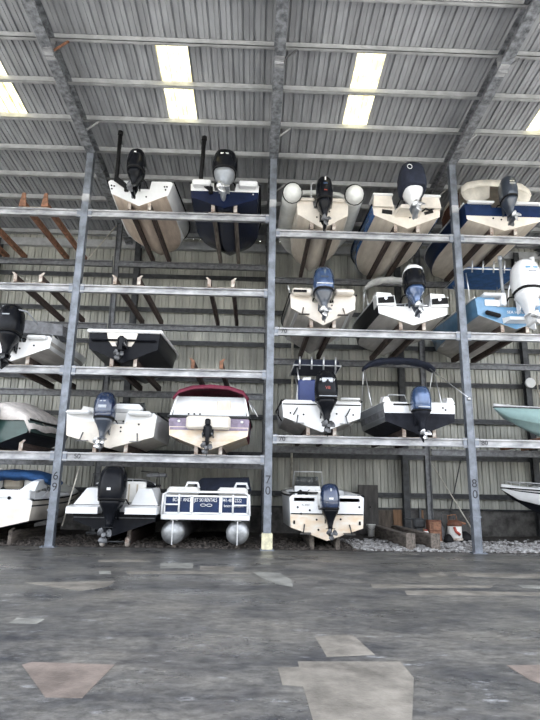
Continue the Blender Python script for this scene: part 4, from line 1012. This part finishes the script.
# ------------------------------------------------------------------ ground clutter at the right
for k,(x,lab) in enumerate(((4.30,'long weathered timber bunk rail on the ground, the left one of the empty pair'),(5.05,'long weathered timber bunk rail on the ground, the right one of the empty pair'))):
    r=thing('timber_rail',lab,'timber',(x,.35,0))
    mb=MB(); mb.box((0,2.4,.24),(.26,4.8,.44),.02); mb.build('timber',timber,r)
    mb=MB(); mb.box((0,-.02,.26),(.28,.03,.5),.01); mb.build('end_plate',timber,r)
mb=MB(); mb.box((0,0,.95),(.78,.14,1.9),.0); p=mb.build('wall_panel',plym,loc=(4.17,5.72,.06)); tag(p,'tall grey plywood panel standing against the back wall behind the white bucket','panel')
mb=MB(); mb.lathe([(.03,-.08),(.03,.0)],(.05,-.07,1.05),'y',8); mb.build('cable_hole',rubber,p)
b_=thing('bucket','white plastic bucket on the gravel in front of the tall grey panel','bucket',(4.02,4.6,.08))
mb=MB(); mb.lathe([(.13,0),(.16,.4),(.175,.41),(.175,.43),(.15,.43),(.12,.05)],seg=18); mb.build('body',vinyl,b_)
mb=MB(); mb.tube([(.17*math.cos(a),-.02-.12*math.sin(a),.38-.14*math.sin(a)) for a in [PI*k/10 for k in range(11)]],.008,5); mb.build('handle',darkst,b_)
# rust brown cabinet
c=thing('metal_cabinet','rust-brown metal cabinet on the gravel beside the white vacuum tank','cabinet',(5.80,2.75,.07))
mb=MB(); mb.box((0,0,.36),(.44,.36,.72),.015); mb.build('body',rustbox,c); mb=MB(); mb.box((0,-.185,.52),(.38,.02,.28),.005); mb.box((0,-.185,.2),(.38,.02,.3),.005); mb.build('door',rustm,c)
mb=MB(); mb.box((0,-.19,.02),(.46,.04,.05)); mb.build('foot_rail',plate,c)
# dark compressor/vise
v=thing('bench_vise','dark iron vise on a stand left of the rust-brown cabinet','vise',(5.42,3.2,.07))
mb=MB(); mb.hull([(sx*.16,sy*.14,0) for sx in(-1,1) for sy in(-1,1)]+[(sx*.1,sy*.1,.42) for sx in(-1,1) for sy in(-1,1)]); mb.build('stand',darkst,v)
mb=MB(); mb.box((0,0,.58),(.40,.26,.34),.06); mb.build('body',darkst,v); mb=MB(); mb.box((.06,0,.9),(.09,.1,.36),.02); mb.build('jaw',darkst,v); mb=MB(); mb.tube([(-.5,0,.72),(.1,0,.72)],.025,8); mb.build('screw_handle',darkst,v)
v=thing('paint_can','small white and red can on the gravel left of the rust-brown cabinet','can',(5.46,2.55,.07))
mb=MB(); mb.lathe([(.085,0),(.085,.34),(.06,.36)],seg=14); mb.build('body',vinyl,v); mb=MB(); mb.lathe([(.088,.05),(.088,.2)],seg=14); mb.build('label_band',redm,v); mb=MB(); mb.lathe([(.05,.36),(.05,.41)],seg=12); mb.build('cap',redm,v)
# shop vacuum
v=thing('shop_vacuum','white tank vacuum with rust-red lid on the gravel left of the right post','vacuum',(6.52,2.75,.08))
mb=MB(); mb.lathe([(.20,.1),(.235,.16),(.235,.5),(.21,.55)],seg=20); mb.build('tank',vinyl,v)
mb=MB(); mb.lathe([(.25,.52),(.26,.58),(.18,.70),(.06,.73)],seg=20); mb.build('lid',rustbox,v)
mb=MB(); mb.lathe([(.26,.05),(.27,.1),(.24,.14)],seg=20); mb.build('base_ring',plate,v)
for a in (.8,2.4,3.9,5.5):
    mb=MB(); mb.lathe([(.05,-.02),(.05,.02)],(.22*math.cos(a),.22*math.sin(a),.05),'y',10); mb.build('wheel',rubber,v)
mb=MB(); mb.tube([(.1,-.05,.66),(.28,-.1,.62),(.36,-.05,.6)],.04,8); mb.tube([(-.2,0,.6),(-.22,0,.86),(.06,0,.9),(.1,0,.7)],.02,6); mb.build('handle',rustm,v)
mb=MB(); mb.tube([(-.1,-.24,.5),(-.05,-.27,.35),(.08,-.25,.25)],.05,8); mb.build('hose_port',redm,v)
def sack(x,y,w,h,d,m,lab,cat,sd):
    mb=MB(); rings=[]
    for i in range(7):
        z=h*i/6; k=(1,1.08,1.05,.98,.85,.62,.25)[i]
        rings.append([(w/2*k*math.cos(a)+.03*noise.noise(Vector((a,i,sd))),d/2*k*math.sin(a)+.03*noise.noise(Vector((a*2,i,sd+3))),z) for a in [2*PI*j/14 for j in range(14)]])
    mb.loft(rings); tag(mb.build('sack',m,loc=(x,y,.07)),lab,cat)
sack(6.12,3.0,.26,.62,.26,canvasg,'grey-green sack between the rust-brown cabinet and the vacuum tank','sack',1)
sack(6.95,3.0,.5,.34,.4,rubber,'black sack on the gravel right of the vacuum tank','sack',4)
sack(6.2,2.5,.3,.28,.3,rubber,'low black sack in front of the grey-green sack','sack',7)
mb=MB(); mb.box((0,0,.55),(.34,.03,1.0),0,Matrix.Rotation(-.05,3,'X')); tag(mb.build('plywood_sheet',plyo,loc=(5.39,5.95,-.04)),'orange plywood board leaning on the back wall behind the dark vise','board')
mb=MB(); mb.box((0,0,.55),(.18,.03,1.0),0,Matrix.Rotation(-.05,3,'X')); tag(mb.build('plywood_plank',plyo,loc=(6.36,5.95,-.04)),'narrow orange plank beside the orange plywood board','board')
# folding chair like frame behind the vacuum
f_=thing('hand_truck','dark hand truck frame behind the white vacuum tank','hand truck',(6.55,3.4,.07))
mb=MB()
mb.tube([(-.22,0,.1),(-.22,.1,.85),(-.18,.1,.93),(.18,.1,.93),(.22,.1,.85),(.22,0,.1)],.02,6); mb.build('frame',darkst,f_)
mb=MB(); mb.box((0,-.1,.03),(.44,.2,.02)); mb.build('toe_plate',darkst,f_)
for s in(-1,1):
    mb=MB(); mb.lathe([(.03,-.03),(.12,-.03),(.12,.03),(.03,.03)],(s*.25,.06,.12),'x',12); mb.build('wheel',rubber,f_)
# floodlight on the dark wall column at the right
f_=thing('floodlight','white floodlight fixed to the dark wall column at the right edge','lamp',(11.12,5.7,6.25))
mb=MB(); mb.lathe([(.08,.1),(.18,-.02),(.22,-.16),(.2,-.18)],(-.05,-.12,.0),'y',14); mb.build('head',white,f_); mb=MB(); mb.tube([(-.05,.1,0),(-.05,0,0)],.03,6); mb.tube([(-.3,-.02,.0),(-.1,-.02,.02)],.02,6); mb.build('bracket',darkst,f_)
mb=MB(); mb.tube([(11.45,5.6,6.6),(11.42,5.55,5.9),(11.5,5.5,5.5),(11.36,5.5,5.2),(11.5,5.5,5.0)],.03,6); tag(mb.build('hanging_cable',rope),'pale looped cable hanging beside the white floodlight','cable')
mb=MB(); mb.box((0,0,.35),(.6,.37,.7),.02); tag(mb.build('utility_box',vinyl,loc=(11.62,5.87,4.35)),'white utility box on the wall column below the floodlight','box')

# ------------------------------------------------------------------ light
w=bpy.data.worlds.new('sky'); SC.world=w; w.use_nodes=True
nt=w.node_tree; bg=nt.nodes['Background']
sky=nt.nodes.new('ShaderNodeTexSky'); sky.sky_type='NISHITA'; sky.sun_disc=False; sky.sun_elevation=math.radians(52); sky.sun_rotation=math.radians(20); sky.air_density=1.0; sky.dust_density=4; sky.ozone_density=1
hs=nt.nodes.new('ShaderNodeHueSaturation'); hs.inputs['Saturation'].default_value=.25
nt.links.new(sky.outputs[0],hs.inputs['Color']); nt.links.new(hs.outputs[0],bg.inputs['Color']); bg.inputs['Strength'].default_value=.55
sd=bpy.data.lights.new('sun','SUN'); sd.energy=4.0; sd.angle=math.radians(1); sd.color=(1,.96,.90)
so=bpy.data.objects.new('sun',sd); COL.objects.link(so); so.rotation_euler=Euler((math.radians(-38),0,math.radians(-15)))
SC.view_settings.view_transform='Standard'; SC.view_settings.look='None'; SC.view_settings.gamma=1; SC.view_settings.use_curve_mapping=False
SC.view_settings.exposure=1.08

# ------------------------------------------------------------------ camera
cd=bpy.data.cameras.new('camera'); cam=bpy.data.objects.new('camera',cd); COL.objects.link(cam); SC.camera=cam
cd.sensor_fit='VERTICAL'; cd.sensor_height=24; cd.lens=541/720*24; cd.clip_end=300
r=Vector((.99940,-.029987,.017283)); u=Vector((-.023823,-.23376,.97200)); f=Vector((.025107,.97183,.23433))
M=Matrix(((r.x,u.x,-f.x,-.4302),(r.y,u.y,-f.y,-16.5),(r.z,u.z,-f.z,1.6785),(0,0,0,1)))
cam.matrix_world=M
